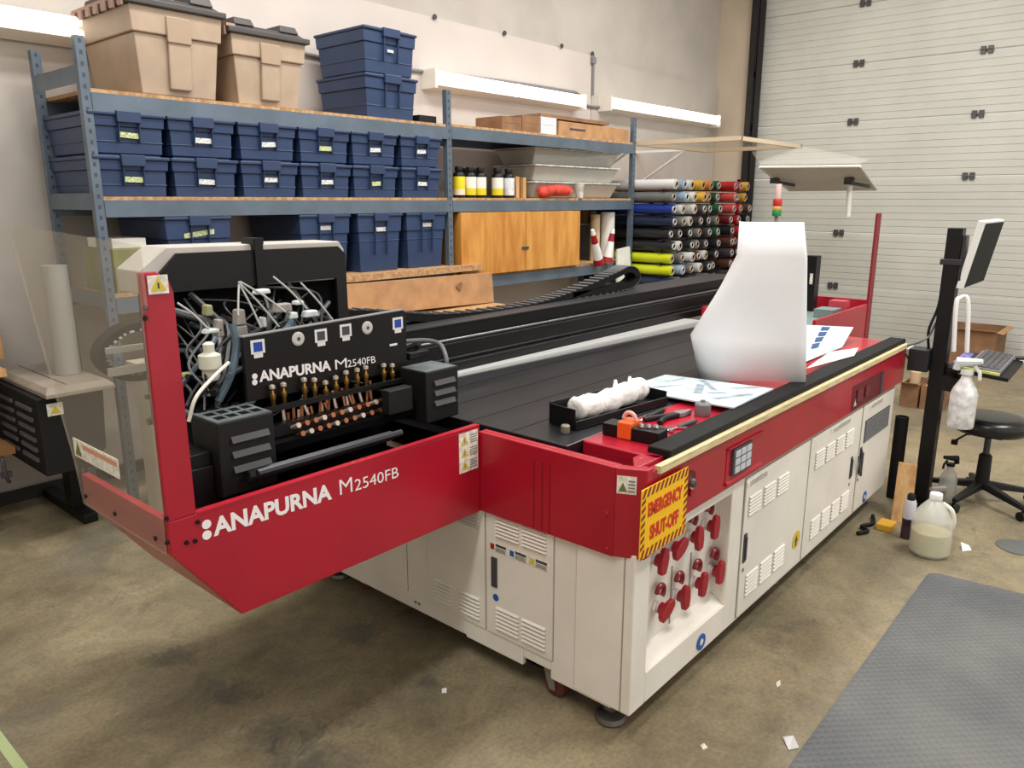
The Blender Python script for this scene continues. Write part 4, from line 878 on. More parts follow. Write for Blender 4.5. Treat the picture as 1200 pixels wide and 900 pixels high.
# far end tray, upright and signal tower
b = B(); fx, fy = 5.44, 1.535
b.box(4.42, fx, fy, fy+0.018, 0.66, 0.955); b.box(fx-0.02, fx, fy+0.018, 2.25, 0.66, 0.975); b.box(4.42, fx-0.02, 2.23, 2.25, 0.66, 0.97); b.box(4.42, fx-0.02, fy+0.018, 2.23, 0.86, 0.872); ft = b.build('far_tray', RED, pr, bevel=0.003)
b = B(); b.box(4.5, 5.3, 1.62, 2.1, 0.873, 0.90); b.box(4.9, 5.05, 1.6, 1.72, 0.90, 0.955); b.build('tray_fitting', mat('teal_grey', (116, 136, 134), 0.5), ft)
b = B(); b.box(5.10, 5.2, 1.60, 1.70, 0.90, 0.99); b.build('tray_block', mat('rose_red', (186, 70, 84), 0.5), ft)
b = B(); b.prism([(fy-0.004, 0.66), (fy+0.010, 0.66), (fy+0.010, 1.54), (fy-0.004, 1.54)], 'x', fx-0.08, fx+0.002); b.build('far_upright', mat('dark_red_upright', (132, 22, 36), 0.5), pr, bevel=0.002)
p = pt('x', 5.2, 953, 330); b = B(); b.box(p.x-0.04, p.x+0.04, p.y-0.025, p.y+0.06, 0.872, 1.265); b.m = 1; b.box(p.x-0.042, p.x-0.0405, p.y-0.01, p.y+0.01, 1.08, 1.15); b.build('end_stop_post', [BLK, STICK], pr, bevel=0.006)
p = pt('x', 5.3, 911, 240); b = B(); b.cyl((p.x, p.y, 0.872), (p.x, p.y, 1.515), 0.012, n=10); tw = b.build('signal_tower', MGRY, pr)
for z0, z1, m, n in ((1.515, 1.558, mat('signal_green', (40, 130, 70), 0.3), 'green_lamp'), (1.560, 1.58, mat('signal_amber', (226, 170, 60), 0.3), 'amber_lamp'), (1.582, 1.632, mat('signal_red', (190, 44, 40), 0.3), 'red_lamp'), (1.634, 1.73, mat('signal_clear', (226, 196, 190), 0.3), 'clear_module')):
    b = B(); r = 0.03 if 'clear' not in n else 0.02; b.lathe([(r*0.95, z0), (r, z0+0.004), (r, z1-0.004), (r*0.9, z1)], (p.x, p.y, 0), 16); b.build(n, m, tw, smooth=True)

# ================================================================== things lying on the printer
t = thing('rag_tray', 'long black open tray holding a white rag, on the near corner of the print bed', 'tray', (2.2, 1.46, 0.884))
def local_box(b, c, u, L, W, x0, x1, y0, y1, z0, z1):
    u = Vector(u).normalized(); v = Vector((-u.y, u.x, 0)); c = Vector(c)
    b.hexa([c+u*a+v*w+Vector((0, 0, z)) for z in (z0, z1) for a, w in ((x0, y0), (x1, y0), (x1, y1), (x0, y1))])
u = (0.47, -0.055, 0); c0 = (1.965, 1.425, 0.8842)
b = B(); L, W = 0.50, 0.125
local_box(b, c0, u, L, W, 0, L, 0, W, 0, 0.006)
local_box(b, c0, u, L, W, 0, L, W-0.006, W, 0.006, 0.075); local_box(b, c0, u, L, W, 0, L, 0, 0.006, 0.006, 0.03)
local_box(b, c0, u, L, W, 0, 0.006, 0.006, W-0.006, 0.006, 0.07); local_box(b, c0, u, L, W, L-0.006, L, 0.006, W-0.006, 0.006, 0.05)
b.build('tray_body', BLK, t, bevel=0.002)
uv = Vector(u).normalized(); vv = Vector((-uv.y, uv.x, 0)); cc = Vector(c0)
pth = bez([cc+uv*a+vv*w+Vector((0, 0, z)) for a, w, z in ((0.055, 0.06, 0.05), (0.10, 0.058, 0.052), (0.2, 0.055, 0.05), (0.3, 0.062, 0.056), (0.38, 0.066, 0.06), (0.43, 0.07, 0.066))], 8)
b = B(); random.seed(4); b.tube(pth, [0.020]+[0.040+0.003*math.sin(k*0.8)+random.uniform(-0.002, 0.002) for k in range(len(pth)-2)]+[0.02], 14)
for a in (0.28, 0.36): b.tube([cc+uv*a+vv*0.07+Vector((0, 0, 0.08)), cc+uv*(a+0.004)+vv*0.075+Vector((0, 0, 0.115))], [0.012, 0.005], 8)
tag(b.build('rag', RAG, smooth=True, ang=80), 'rolled white cleaning rag lying in the black tray', 'rag')
b = B(); p = pt('z', 0.9, 667, 500); b.lathe([(0.014, 0.884), (0.015, 0.888), (0.015, 0.908), (0.012, 0.911)], (p.x-0.02, p.y, 0), 14); tag(b.build('brass_knob', mat('dull_brass_grey', (150, 146, 122), 0.4, metal=0.4), smooth=True), 'small round metal knob at the near left corner of the black rag tray', 'knob')
t = thing('tool_caddy', 'small black tool block with an orange-gripped pick, nearest the printer corner', 'tool caddy', (2.03, 1.24, 0.884))
c0 = (1.985, 1.335, 0.8842); u = (0.012, -0.19, 0); b = B(); local_box(b, c0, u, 0, 0, 0, 0.20, 0, 0.065, 0, 0.042); b.build('caddy_body', BLK, t, bevel=0.004)
uv2 = Vector(u).normalized(); vv2 = Vector((-uv2.y, uv2.x, 0)); cc2 = Vector(c0)
b = B(); local_box(b, c0, u, 0, 0, 0.055, 0.105, -0.004, 0.0685, 0.0, 0.056); b.build('orange_strap', ORG, t, bevel=0.005)
for k in range(3):
    p = cc2+uv2*(0.13+k*0.02)+vv2*(0.02+0.01*k)+Vector((0, 0, 0.043)); b = B(); b.lathe([(0.009, 0), (0.010, 0.004), (0.006, 0.012)], p, 10); b.build('metal_bit', CHR, t, smooth=True)
b = B(); b.tube(arc(cc2+uv2*0.08+vv2*0.035+Vector((0, 0, 0.058)), 0.022, 0, 180, 8, 'yz'), 0.007, 8); b.build('grip_loop', mat('pale_pink_grip', (226, 176, 166), 0.5), t, smooth=True)
def tool(name, label, p0, p1, hm, sm, r=0.011):
    p0, p1 = Vector(p0), Vector(p1); t = thing(name, label, 'tool', p0, None); d = p1-p0
    b = B(); b.tube([p0, p0+d*0.06, p0+d*0.4, p0+d*0.46], [r*0.6, r, r*0.9, r*0.6], 10); b.build('handle', hm, t, smooth=True)
    b = B(); b.tube([p0+d*0.46, p1], [r*0.35, r*0.3], 8); b.build('shaft', sm, t, smooth=True)
tool('screwdriver', 'screwdriver with a black handle lying behind the tool block', (2.34, 1.315, 0.897), (2.10, 1.315, 0.888), BLKP, CHR)
tool('scraper', 'thin chrome scraper with a dark handle lying nearest the edge bumper', (2.30, 1.165, 0.895), (2.09, 1.20, 0.888), DGRY, CHR, 0.009)
t = thing('pliers', 'black-handled pliers lying on the red ledge near the film sheet', 'pliers', (2.28, 1.25, 0.885))
b = B(); b.tube(bez([(2.20, 1.31, 0.893), (2.26, 1.285, 0.895), (2.33, 1.255, 0.895)], 5), [0.009]*10+[0.006], 8); b.build('grip', BLKP, t, smooth=True)
b = B(); b.tube(bez([(2.20, 1.25, 0.893), (2.26, 1.262, 0.895), (2.33, 1.248, 0.895)], 5), [0.009]*10+[0.006], 8); b.build('grip', BLKP, t, smooth=True)
b = B(); b.prism([(2.325, 1.268), (2.345, 1.272), (2.40, 1.246), (2.40, 1.236), (2.345, 1.235), (2.325, 1.24)], 'z', 0.885, 0.902); b.build('jaw', MGRY, t, bevel=0.003)
b = B(); b.lathe([(0.026, 0.8842), (0.028, 0.888), (0.028, 0.925), (0.022, 0.932), (0.008, 0.932), (0.008, 0.94)], (2.41, 1.20, 0), 16); tag(b.build('metal_canister', MGRY, smooth=True), 'short grey metal canister standing beside the pliers', 'canister')
for k, (x, y, a, lab) in enumerate(((2.12, 1.25, 0.4, 'loose chrome bit lying beside the tool block'), (2.17, 1.22, 1.4, 'loose chrome bit lying midway between tool block and pliers'), (2.20, 1.18, 2.2, 'loose chrome bit lying closest to the edge bumper'), (2.16, 1.19, 0.9, 'loose chrome bit lying behind the one closest to the bumper'))):
    b = B(); d = Vector((math.cos(a), math.sin(a), 0))*0.03; q = Vector((x, y, 0.8895)); b.tube([q-d, q, q+d], [0.005, 0.005, 0.003], 6); tag(b.build('drill_bit', CHR, smooth=True), lab, 'drill bit', 'loose bits on the red ledge')
# film covered sheet
def quadmesh(name, pts, th, m, parent=None): b = B(); b.plate(pts, (0, 0, th)); return b.build(name, m, parent)
t = thing('film_sheet', 'pale blue film-covered sheet lying flat over the red ledge beside the white standing sheet', 'sheet', (2.67, 1.36, 0.885))
A_, B_, C_, D_ = Vector((2.516, 1.607, 0.893)), Vector((2.846, 1.597, 0.893)), Vector((2.845, 1.125, 0.9075)), Vector((2.479, 1.118, 0.9075))
b = B(); b.plate([A_, B_, C_, D_], (0, 0, 0.005)); b.build('sheet', FILM, t)
def on(uu, ww): return A_.lerp(B_, uu).lerp(D_.lerp(C_, uu), ww)+Vector((0, 0, 0.0052))
for k, (pa, pb, wd, m) in enumerate((((0.15, 0.12), (0.55, 0.30), 0.05, FILMG), ((0.30, 0.55), (0.72, 0.42), 0.07, FILMG), ((0.55, 0.62), (0.95, 0.35), 0.05, FILMB), ((0.2, 0.75), (0.6, 0.9), 0.05, FILMG), ((0.75, 0.7), (0.95, 0.85), 0.06, FILMG), ((0.4, 0.62), (0.5, 0.72), 0.04, FILMB), ((0.62, 0.15), (0.9, 0.2), 0.035, FILMG))):
    b = B(); b.plate([on(pa[0], pa[1]), on(pb[0], pb[1]), on(pb[0]+0.01, pb[1]+wd), on(pa[0]+0.01, pa[1]+wd)], (0, 0, 0.0005)); b.build('film_mark', FILMB if (m is FILMB and k == 5) else FILMG, t)
# standing white sheet
rows = [(0.9062, [(3.06, 1.08), (2.96, 1.22), (2.88, 1.37), (2.94, 1.49), (3.12, 1.56)]), (1.06, [(3.07, 1.095), (2.985, 1.25), (2.925, 1.40), (2.945, 1.54), (3.12, 1.60)]),
        (1.23, [(3.075, 1.11), (3.005, 1.22), (2.955, 1.335), (2.965, 1.445), (3.10, 1.51)]), (1.40, [(3.08, 1.125), (3.03, 1.20), (2.99, 1.28), (2.985, 1.352), (3.08, 1.42)]), (1.537, [(3.08, 1.15), (3.04, 1.22), (3.005, 1.295), (3.0, 1.368), (3.06, 1.41)])]
b = B(); grid = []
for z, ps in rows:
    zz = [z]*5 if z > 0.95 else [0.9062, 0.9062, 0.8995, 0.8885, 0.8885]
    grid.append([b.bm.verts.new(q) for q in bez([(x, y, h) for (x, y), h in zip(ps, zz)], 6)])
for r0, r1 in zip(grid, grid[1:]):
    for k in range(len(r0)-1): b.face([r0[k], r0[k+1], r1[k+1], r1[k]])
o = b.build('white_sheet', FOAM, smooth=True, ang=60); md = o.modifiers.new('s', 'SOLIDIFY'); md.thickness = 0.004; md.offset = 1
tag(o, 'tall curled white foam sheet standing on the bed edge', 'foam sheet')
# sheet and paper at the far end
t = thing('printed_sheet', 'pale blue printed sheet with a dark blue emblem at the far end of the bed', 'sheet', (3.9, 1.4, 0.886))
q0, q1, q2, q3 = pt('x', 4.30, 938, 381), pt('x', 4.30, 1000, 384), pt('z', 0.889, 987, 407), pt('z', 0.889, 935, 428)
b = B()
for k in range(6): b.plate([q0.lerp(q3, k/6), q1.lerp(q2, k/6), q1.lerp(q2, (k+1)/6), q0.lerp(q3, (k+1)/6)], (0, 0, 0.003))
bmesh.ops.remove_doubles(b.bm, verts=b.bm.verts[:], dist=0.0005)
b.build('sheet', mat('aqua_sheet', (200, 226, 228), 0.4, noise=0.06, scale=7), t)
def on2(uu, ww): return q0.lerp(q1, uu).lerp(q3.lerp(q2, uu), ww)+Vector((0, 0, 0.005))
for pa in ((0.42, 0.06), (0.38, 0.24), (0.33, 0.42), (0.27, 0.60)):
    b = B(); b.plate([on2(pa[0], pa[1]), on2(pa[0]+0.16, pa[1]), on2(pa[0]+0.13, pa[1]+0.12), on2(pa[0]-0.02, pa[1]+0.12)], (0, 0, 0.001)); b.build('blue_emblem', mat('deep_blue_ink', (44, 74, 130), 0.4), t)
b = B(); b.plate([pt('z', 0.909, 972, 413), pt('z', 0.909, 1006, 408), pt('z', 0.909, 1001, 417), pt('z', 0.909, 945, 432)], (0, 0, 0.002)); tag(b.build('paper', mat('plain_paper', (238, 232, 224), 0.8)), 'blank white paper in front of the pale blue printed sheet', 'paper')

# ================================================================== right side: stand, stool, bottles, boxes
st = thing('workstation_stand', 'black post stand carrying a monitor and keyboard tray at the far corner of the printer', 'stand', (4.49, 0.893, 0))
b = B(); b.box(4.445, 4.525, 0.86, 0.93, 0.015, 1.485); b.build('post', BLK, st, bevel=0.003)
b = B(); b.box(4.40, 4.56, 0.83, 0.97, 0, 0.015); b.build('base_plate', BLK, st)
b = B(); b.box(4.45, 4.52, 0.84, 0.859, 1.22, 1.45); b.box(4.44, 4.53, 0.845, 0.945, 1.30, 1.33); b.build('monitor_clamp', mat('clamp_black', (44, 44, 46), 0.4), st, bevel=0.003)
mn = B(); tp, bt = Vector((4.45, 0.80, 1.525)), Vector((4.45, 0.86, 1.185)); ww_ = Vector((0.50, 0, 0)); dn = (bt-tp).cross(ww_).normalized()
mn.plate([tp, tp+ww_, bt+ww_, bt], dn*0.035); mo = mn.build('monitor', mat('monitor_white_edge', (230, 230, 226), 0.4), st, bevel=0.004)
side = 1 if (dn.y < 0) else -1
fo = dn*0.036 if dn.y < 0 else dn*-0.0012
b = B(); e = ww_*0.03; v = (bt-tp)*0.03; b.plate([tp+e*0.5+v+fo, tp+ww_-e*0.5+v+fo, bt+ww_-e*0.5-v+fo, bt+e*0.5-v+fo], (0, -0.001, 0)); b.build('screen', mat('screen_dark', (22, 22, 23), 0.6, spec=0.15), mo)
b = B(); b.plate([(4.35, 0.56, 0.775), (4.78, 0.56, 0.795), (4.78, 0.83, 0.815), (4.35, 0.83, 0.795)], (0, 0, -0.02)); b.box(4.46, 4.51, 0.80, 0.86, 0.70, 0.785); b.build('keyboard_tray', BLK, st, bevel=0.003)
b = B(); b.tube([(4.80, 0.56, 0.80), (4.86, 0.50, 0.83)], 0.012, 6); b.tube([(4.78, 0.6, 0.805), (4.80, 0.5, 0.815)], 0.012, 6); b.build('tray_bar', DGRY, st)
b = B(); lp = [(4.45, 0.83, 0.86), (4.44, 0.845, 1.10), (4.46, 0.835, 1.135), (4.47, 0.80, 1.12), (4.48, 0.775, 0.86)]; b.tube(bez(lp, 6), 0.011, 8); b.build('white_loop_bracket', WHITE, st, smooth=True)
b = B(); b.box(4.40, 4.50, 0.932, 1.03, 0.74, 0.86); b.build('control_box', mat('control_box_black', (30, 32, 36), 0.5), st, bevel=0.006)
b = B(); b.tube(bez([(4.46, 0.95, 0.86), (4.44, 0.955, 0.96), (4.46, 0.93, 1.08), (4.48, 0.928, 1.2)], 6), 0.007, 8); b.build('cable', BLK, st, smooth=True)
b = B(); b.tube(bez([(4.42, 1.03, 0.80), (4.38, 1.05, 0.86), (4.40, 0.98, 0.90), (4.44, 0.95, 0.93), (4.46, 0.93, 1.0)], 6), 0.006, 8); b.build('cable', CBL[0], st, smooth=True)
b = B(); b.tube(bez([(4.44, 0.85, 0.70), (4.40, 0.80, 0.66), (4.38, 0.76, 0.70), (4.42, 0.74, 0.765)], 6), 0.012, 8); b.box(4.39, 4.50, 0.76, 0.858, 0.66, 0.735); b.build('tray_clamp', BLKP, st)
t = thing('keyboard', 'grey keyboard lying on the black tray of the stand', 'keyboard', (4.57, 0.68, 0.80))
kz = lambda x, y: 0.7755+(x-4.35)*0.0465+(y-0.56)*0.074
def kquad(b, x0, x1, y0, y1, dz0, dz1): b.hexa([(x, y, kz(x, y)+d) for d in (dz0, dz1) for x, y in ((x0, y0), (x1, y0), (x1, y1), (x0, y1))])
b = B(); kquad(b, 4.37, 4.77, 0.60, 0.75, 0.001, 0.022); b.build('keyboard_body', MGRY, t, bevel=0.003)
b = B()
for i in range(5):
    for j in range(14): kquad(b, 4.38+j*0.0275, 4.403+j*0.0275, 0.608+i*0.027, 0.630+i*0.027, 0.022, 0.029)
o = b.build('keys', mat('key_grey', (92, 92, 96), 0.5), t)
b = B(); kquad(b, 4.36, 4.62, 0.765, 0.81, 0.001, 0.03); tag(b.build('purple_wallet', mat('purple_print', (120, 112, 170), 0.5, noise=0.3, scale=30), bevel=0.004), 'flat purple and white box at the back of the keyboard tray', 'box')
b = B(); kquad(b, 4.352, 4.368, 0.60, 0.76, 0.001, 0.012); kquad(b, 4.352, 4.368, 0.76, 0.80, 0.001, 0.02); tag(b.build('yellow_ruler', mat('pale_yellow_green', (206, 206, 120), 0.5)), 'pale yellow ruler along the near edge of the keyboard tray', 'ruler')
def spray(x, y, z, h, body, head, label, ang=0.0, nm='spray_bottle'):
    t = thing(nm, label, 'bottle', (x, y, z)); r = h*0.17
    b = B(); b.lathe([(r*0.94, z), (r, z+0.008), (r, z+h*0.48), (r*0.85, z+h*0.56), (r*0.4, z+h*0.70), (r*0.36, z+h*0.76)], (x, y, 0), 18); b.build('bottle_body', body, t, smooth=True)
    d = Vector((math.cos(ang), math.sin(ang), 0)); b = B(); c = Vector((x, y, z+h*0.76))
    b.cyl(c, c+Vector((0, 0, h*0.06)), r*0.48, n=14); b.tube([c+Vector((0, 0, h*0.05))-d*r*0.8, c+Vector((0, 0, h*0.16))-d*r*0.7, c+Vector((0, 0, h*0.20))+d*r*1.0], [r*0.3, r*0.42, r*0.22], 8); b.build('spray_head', head, t, smooth=True)
    b = B(); b.tube([c+Vector((0, 0, h*0.13))+d*r*0.5, c+Vector((0, 0, h*0.04))+d*r*0.9, c-Vector((0, 0, h*0.06))+d*r*0.95], r*0.14, 6); b.build('trigger', head, t, smooth=True)
    return t
SPW = mat('white_spray_plastic', (226, 226, 226), 0.4, noise=0.12, scale=30)
spray(4.33, 0.735, 0.50, 0.36, SPW, mat('spray_head_white', (224, 230, 226), 0.4), 'white spray bottle hooked by its trigger to the edge of the keyboard tray', -1.6)
b = B(); b.tube([(4.36, 0.735, 0.768), (4.33, 0.735, 0.76)], 0.006, 6)
CLR = translucent('clear_spray_plastic', (206, 206, 200), 0.6)
spray(4.615, 0.80, 0.0, 0.26, CLR, BLKP, 'clear spray bottle with a black trigger standing behind the stool base', 2.4)
spray(4.02, 0.735, 0.0, 0.27, CLR, mat('spray_head_grey', (120, 116, 110), 0.4), 'spray bottle with a white and black head right behind the big jug', 2.6)
# jug
jx, jy = 3.817, 0.702
t = thing('solvent_jug', 'translucent plastic gallon jug half full of pale amber liquid on the floor', 'jug', (jx, jy, 0))
b = B(); b.lathe([(0.078, 0.0), (0.086, 0.01), (0.088, 0.02), (0.088, 0.172), (0.085, 0.184), (0.060, 0.228), (0.030, 0.264), (0.024, 0.268), (0.024, 0.275)], (jx, jy, 0), 26); b.build('jug_body', translucent('jug_translucent', (232, 234, 226), 0.42), t, smooth=True)
b = B(); b.lathe([(0.072, 0.006), (0.081, 0.015), (0.082, 0.115)], (jx, jy, 0), 24); b.build('liquid', LIQ, t, smooth=True)
b = B(); b.lathe([(0.026, 0.270), (0.027, 0.274), (0.027, 0.298), (0.025, 0.301)], (jx, jy, 0), 18); b.build('jug_cap', WHITE, t, smooth=True)
b = B(); hx, hy = jx-0.03, jy-0.075; b.tube(bez([(jx+0.01, jy-0.03, 0.255), (jx+0.0, jy-0.07, 0.235), (jx, jy-0.085, 0.19), (jx, jy-0.082, 0.15)], 5), 0.010, 8); b.build('jug_handle', JUGM, t, smooth=True)
t = thing('aerosol_can', 'slim aerosol can with a white top and dark red label left of the jug', 'can', (3.932, 0.829, 0))
b = B(); b.lathe([(0.026, 0), (0.028, 0.004), (0.028, 0.105)], (3.932, 0.829, 0), 18); b.build('can_lower', mat('can_dark_label', (62, 42, 58), 0.35, noise=0.5, scale=30), t, smooth=True)
b = B(); b.lathe([(0.028, 0.105), (0.028, 0.185), (0.022, 0.20)], (3.932, 0.829, 0), 18); b.build('can_upper', mat('can_pale', (206, 208, 216), 0.3), t, smooth=True)
b = B(); b.lathe([(0.018, 0.20), (0.018, 0.225), (0.012, 0.232)], (3.932, 0.829, 0), 14); b.build('can_cap', BLKP, t, smooth=True)
# plank, tube, yellow level
b = B(); b.hexa([(4.095, 0.945, 0), (4.115, 0.855, 0), (4.15, 0.862, 0), (4.13, 0.952, 0), (4.21, 0.968, 0.285), (4.225, 0.882, 0.285), (4.26, 0.89, 0.28), (4.245, 0.976, 0.28)])
tag(b.build('wood_plank', PINEW, bevel=0.002), 'short pine plank leaning behind the aerosol can', 'plank')
t = thing('dark_tube', 'black cardboard tube standing between the printer end and the stand', 'tube', (4.45, 1.0, 0))
b = B(); b.lathe([(0.034, 0), (0.034, 0.47), (0.028, 0.47), (0.026, 0.46)], (4.46, 1.035, 0), 20); b.build('tube_body', RUB, t, smooth=True)
b = B(); b.box(3.935, 4.03, 0.90, 0.975, 0, 0.035); tag(b.build('yellow_block', mat('amber_plastic', (214, 164, 50), 0.5), bevel=0.006), 'amber yellow block on the floor under the printer edge', 'block')
b = B(); b.tube(bez([(3.80, 1.02, 0.012), (3.86, 0.99, 0.012), (3.90, 1.03, 0.012), (3.98, 1.0, 0.012), (4.08, 1.03, 0.012)], 6), 0.010, 8); tag(b.build('floor_cable', BLK, smooth=True), 'black cable lying on the floor beside the amber block', 'cable')
# stool
sx_, sy_ = 4.70, 0.655
t = thing('rolling_stool', 'round black padded stool on a five-star base beside the stand', 'stool', (sx_, sy_, 0))
b = B(); b.lathe([(0.10, 0.405), (0.17, 0.41), (0.187, 0.43), (0.187, 0.465), (0.175, 0.485), (0.12, 0.494), (0.02, 0.496)], (sx_, sy_, 0), 36); b.build('seat', mat('black_vinyl', (24, 24, 26), 0.28), t, smooth=True, ang=70)
b = B(); b.box(sx_-0.07, sx_+0.07, sy_-0.07, sy_+0.07, 0.385, 0.405); b.tube([(sx_, sy_, 0.39), (sx_-0.03, sy_+0.10, 0.375), (sx_-0.035, sy_+0.15, 0.33)], 0.006, 6); b.box(sx_-0.05, sx_-0.02, sy_+0.135, sy_+0.165, 0.31, 0.335); b.build('tilt_plate', BLK, t)
b = B(); b.lathe([(0.034, 0.08), (0.036, 0.10), (0.032, 0.27), (0.026, 0.275), (0.022, 0.28)], (sx_, sy_, 0), 16); b.build('gas_lift_sleeve', BLKP, t, smooth=True)
b = B(); b.lathe([(0.016, 0.28), (0.016, 0.39)], (sx_, sy_, 0), 14); b.build('gas_lift', DGRY, t, smooth=True)
for k in range(5):
    a = math.radians(164+72*k); d = Vector((math.cos(a), math.sin(a), 0)); n_ = Vector((-d.y, d.x, 0)); c = Vector((sx_, sy_, 0))
    b = B(); b.hexa([c+d*0.02-n_*0.026+Vector((0, 0, 0.085)), c+d*0.27-n_*0.016+Vector((0, 0, 0.055)), c+d*0.27+n_*0.016+Vector((0, 0, 0.055)), c+d*0.02+n_*0.026+Vector((0, 0, 0.085)), c+d*0.02-n_*0.022+Vector((0, 0, 0.125)), c+d*0.27-n_*0.013+Vector((0, 0, 0.08)), c+d*0.27+n_*0.013+Vector((0, 0, 0.08)), c+d*0.02+n_*0.022+Vector((0, 0, 0.125))])
    lg = b.build('leg', BLKP, t, bevel=0.006)
    b = B(); q = c+d*0.27; ax = n_
    for s in (-1, 1): b.cyl(q+ax*s*0.006+Vector((0, 0, 0.024)), q+ax*s*0.022+Vector((0, 0, 0.024)), 0.024, n=16)
    b.cyl(q+Vector((0, 0, 0.03)), q+Vector((0, 0, 0.06)), 0.009, n=8); b.build('caster', BLK, lg, smooth=True)
# cartons on the floor
def carton(x0, x1, y0, y1, h, label, flaps=True, m=CARD2):
    t = thing('carton', label, 'carton', ((x0+x1)/2, (y0+y1)/2, 0), 'brown cartons on the floor by the door')
    b = B(); w_ = 0.006
    b.box(x0, x1, y0, y1, 0, w_); b.box(x0, x0+w_, y0, y1, w_, h); b.box(x1-w_, x1, y0, y1, w_, h); b.box(x0+w_, x1-w_, y0, y0+w_, w_, h); b.box(x0+w_, x1-w_, y1-w_, y1, w_, h); b.build('carton_body', m, t)
    if flaps and h < 0.3:
        b = B(); b.plate([(x0, y0, h), (x0, y1, h), (x0-0.05, y1, h+0.02), (x0-0.05, y0, h+0.02)], (0, 0, 0.004)); b.build('flap', CARD, t)
    elif flaps:
        b = B(); b.plate([(x0, y0, h), (x0, y1, h), (x0-0.05, y1, h+0.02), (x0-0.05, y0, h+0.02)], (0, 0, 0.004)); b.build('flap', CARD, t)
        b = B(); b.plate([(x0, y0, h), (x1, y0, h), (x1, y0-0.06, h-0.01), (x0, y0-0.06, h-0.01)], (0, 0, 0.004)); b.build('flap', CARD, t)
    else:
        b = B(); b.box(x0+w_, x1-w_, y0+w_, y1-w_, h-0.02, h-0.014); b.build('flap', CARD, t)
carton(6.6, 6.95, 1.44, 1.57, 0.19, 'small open brown carton left of the black post, nearer the printer')
carton(6.62, 6.95, 1.28, 1.425, 0.19, 'small open brown carton directly behind the black post', False)
carton(8.55, 9.15, 1.25, 1.74, 0.38, 'large brown carton standing against the roll-up door')
b = B(); b.lathe([(0.045, 0.0065), (0.045, 0.29), (0.02, 0.29)], (6.78, 1.36-0.0, 0), 16); b.bm.verts.ensure_lookup_table()
tag(b.build('yellow_roll', mat('tape_yellow', (206, 186, 60), 0.5), smooth=True), 'yellow roll sticking up out of the small carton behind the post', 'roll')
b = B(); b.lathe([(0.04, 0.0065), (0.04, 0.27), (0.018, 0.27)], (6.75, 1.505, 0), 16); tag(b.build('tan_roll', mat('tan_roll_paper', (206, 176, 140), 0.7), smooth=True), 'tan roll sticking up out of the small carton nearer the printer', 'roll')
# mat, floor caps, litter, tape
def tread():
    m = bpy.data.materials.new('diamond_tread_rubber'); m.use_nodes = True; nt = m.node_tree; bs = nt.nodes['Principled BSDF']; L = nt.links.new
    bs.inputs['Roughness'].default_value = 0.6
    tc = nt.nodes.new('ShaderNodeTexCoord')
    fac = []
    for rot in (PI/4, -PI/4):
        mp = nt.nodes.new('ShaderNodeMapping'); mp.inputs['Rotation'].default_value = (0, 0, rot); L(tc.outputs['Object'], mp.inputs[0])
        w = nt.nodes.new('ShaderNodeTexWave'); w.inputs['Scale'].default_value = 13.0; w.inputs['Distortion'].default_value = 0; w.wave_type = 'BANDS'; L(mp.outputs[0], w.inputs['Vector']); fac.append(w)
    mul = nt.nodes.new('ShaderNodeMath'); mul.operation = 'MULTIPLY'; L(fac[0].outputs['Fac'], mul.inputs[0]); L(fac[1].outputs['Fac'], mul.inputs[1])
    bp = nt.nodes.new('ShaderNodeBump'); bp.inputs['Strength'].default_value = 0.9; bp.inputs['Distance'].default_value = 0.004; L(mul.outputs[0], bp.inputs['Height']); L(bp.outputs[0], bs.inputs['Normal'])
    n = nt.nodes.new('ShaderNodeTexNoise'); n.inputs['Scale'].default_value = 2.2; n.inputs['Detail'].default_value = 7; L(tc.outputs['Object'], n.inputs['Vector'])
    r = nt.nodes.new('ShaderNodeValToRGB'); r.color_ramp.elements[0].position = 0.35; r.color_ramp.elements[1].position = 0.7
    r.color_ramp.elements[0].color = col(80, 83, 86); r.color_ramp.elements[1].color = col(108, 109, 106); L(n.outputs['Fac'], r.inputs[0])
    L(r.outputs[0], bs.inputs['Base Color'])
    return m
b = B(); b.prism([(1.2, -0.6), (3.72, -0.6), (3.60, 0.62), (3.575, 0.643), (3.545, 0.65), (1.2, 0.65)], 'z', 0.0, 0.012); tag(b.build('floor_mat', tread(), bevel=0.006), 'grey rubber anti-fatigue mat with a diamond tread on the floor beside the printer', 'mat')
b = B(); b.lathe([(0.09, 0.0), (0.09, 0.004), (0.084, 0.006)], (4.16, 0.395, 0), 28); tag(b.build('floor_disc', mat('floor_cap_grey', (98, 102, 100), 0.5), smooth=True), 'round grey steel cap set on the floor near the stool', 'floor disc')
def scrap(px, py, pts, m, label):
    c = pt('z', 0.0, px, py); b = B(); b.plate([(c.x+x, c.y+y, z) for x, y, z in pts], (0, 0, 0.003)); tag(b.build('paper_scrap', m), label, 'scrap', 'litter on the floor')
scrap(1130, 643, [(-0.04, 0.0, 0.0), (0.0, -0.03, 0.0), (0.05, -0.01, 0.0), (0.015, 0.02, 0.02)], WHITE, 'crumpled white paper scrap on the floor between jug and floor disc')
scrap(520, 810, [(-0.012, -0.004, 0), (0.0, -0.014, 0), (0.014, 0.0, 0.004), (0.002, 0.012, 0)], WHITE, 'small white chip on the floor in front of the printer end')
scrap(925, 872, [(-0.03, -0.01, 0), (0.0, -0.03, 0), (0.03, 0.0, 0.01), (0.01, 0.025, 0.004)], ALU, 'shiny foil scrap on the floor at the edge of the mat')
scrap(824, 876, [(-0.01, -0.005, 0), (0.006, -0.012, 0), (0.012, 0.004, 0.004), (0.0, 0.01, 0)], STICK, 'tiny pale chip on the floor between the printer foot and the mat')
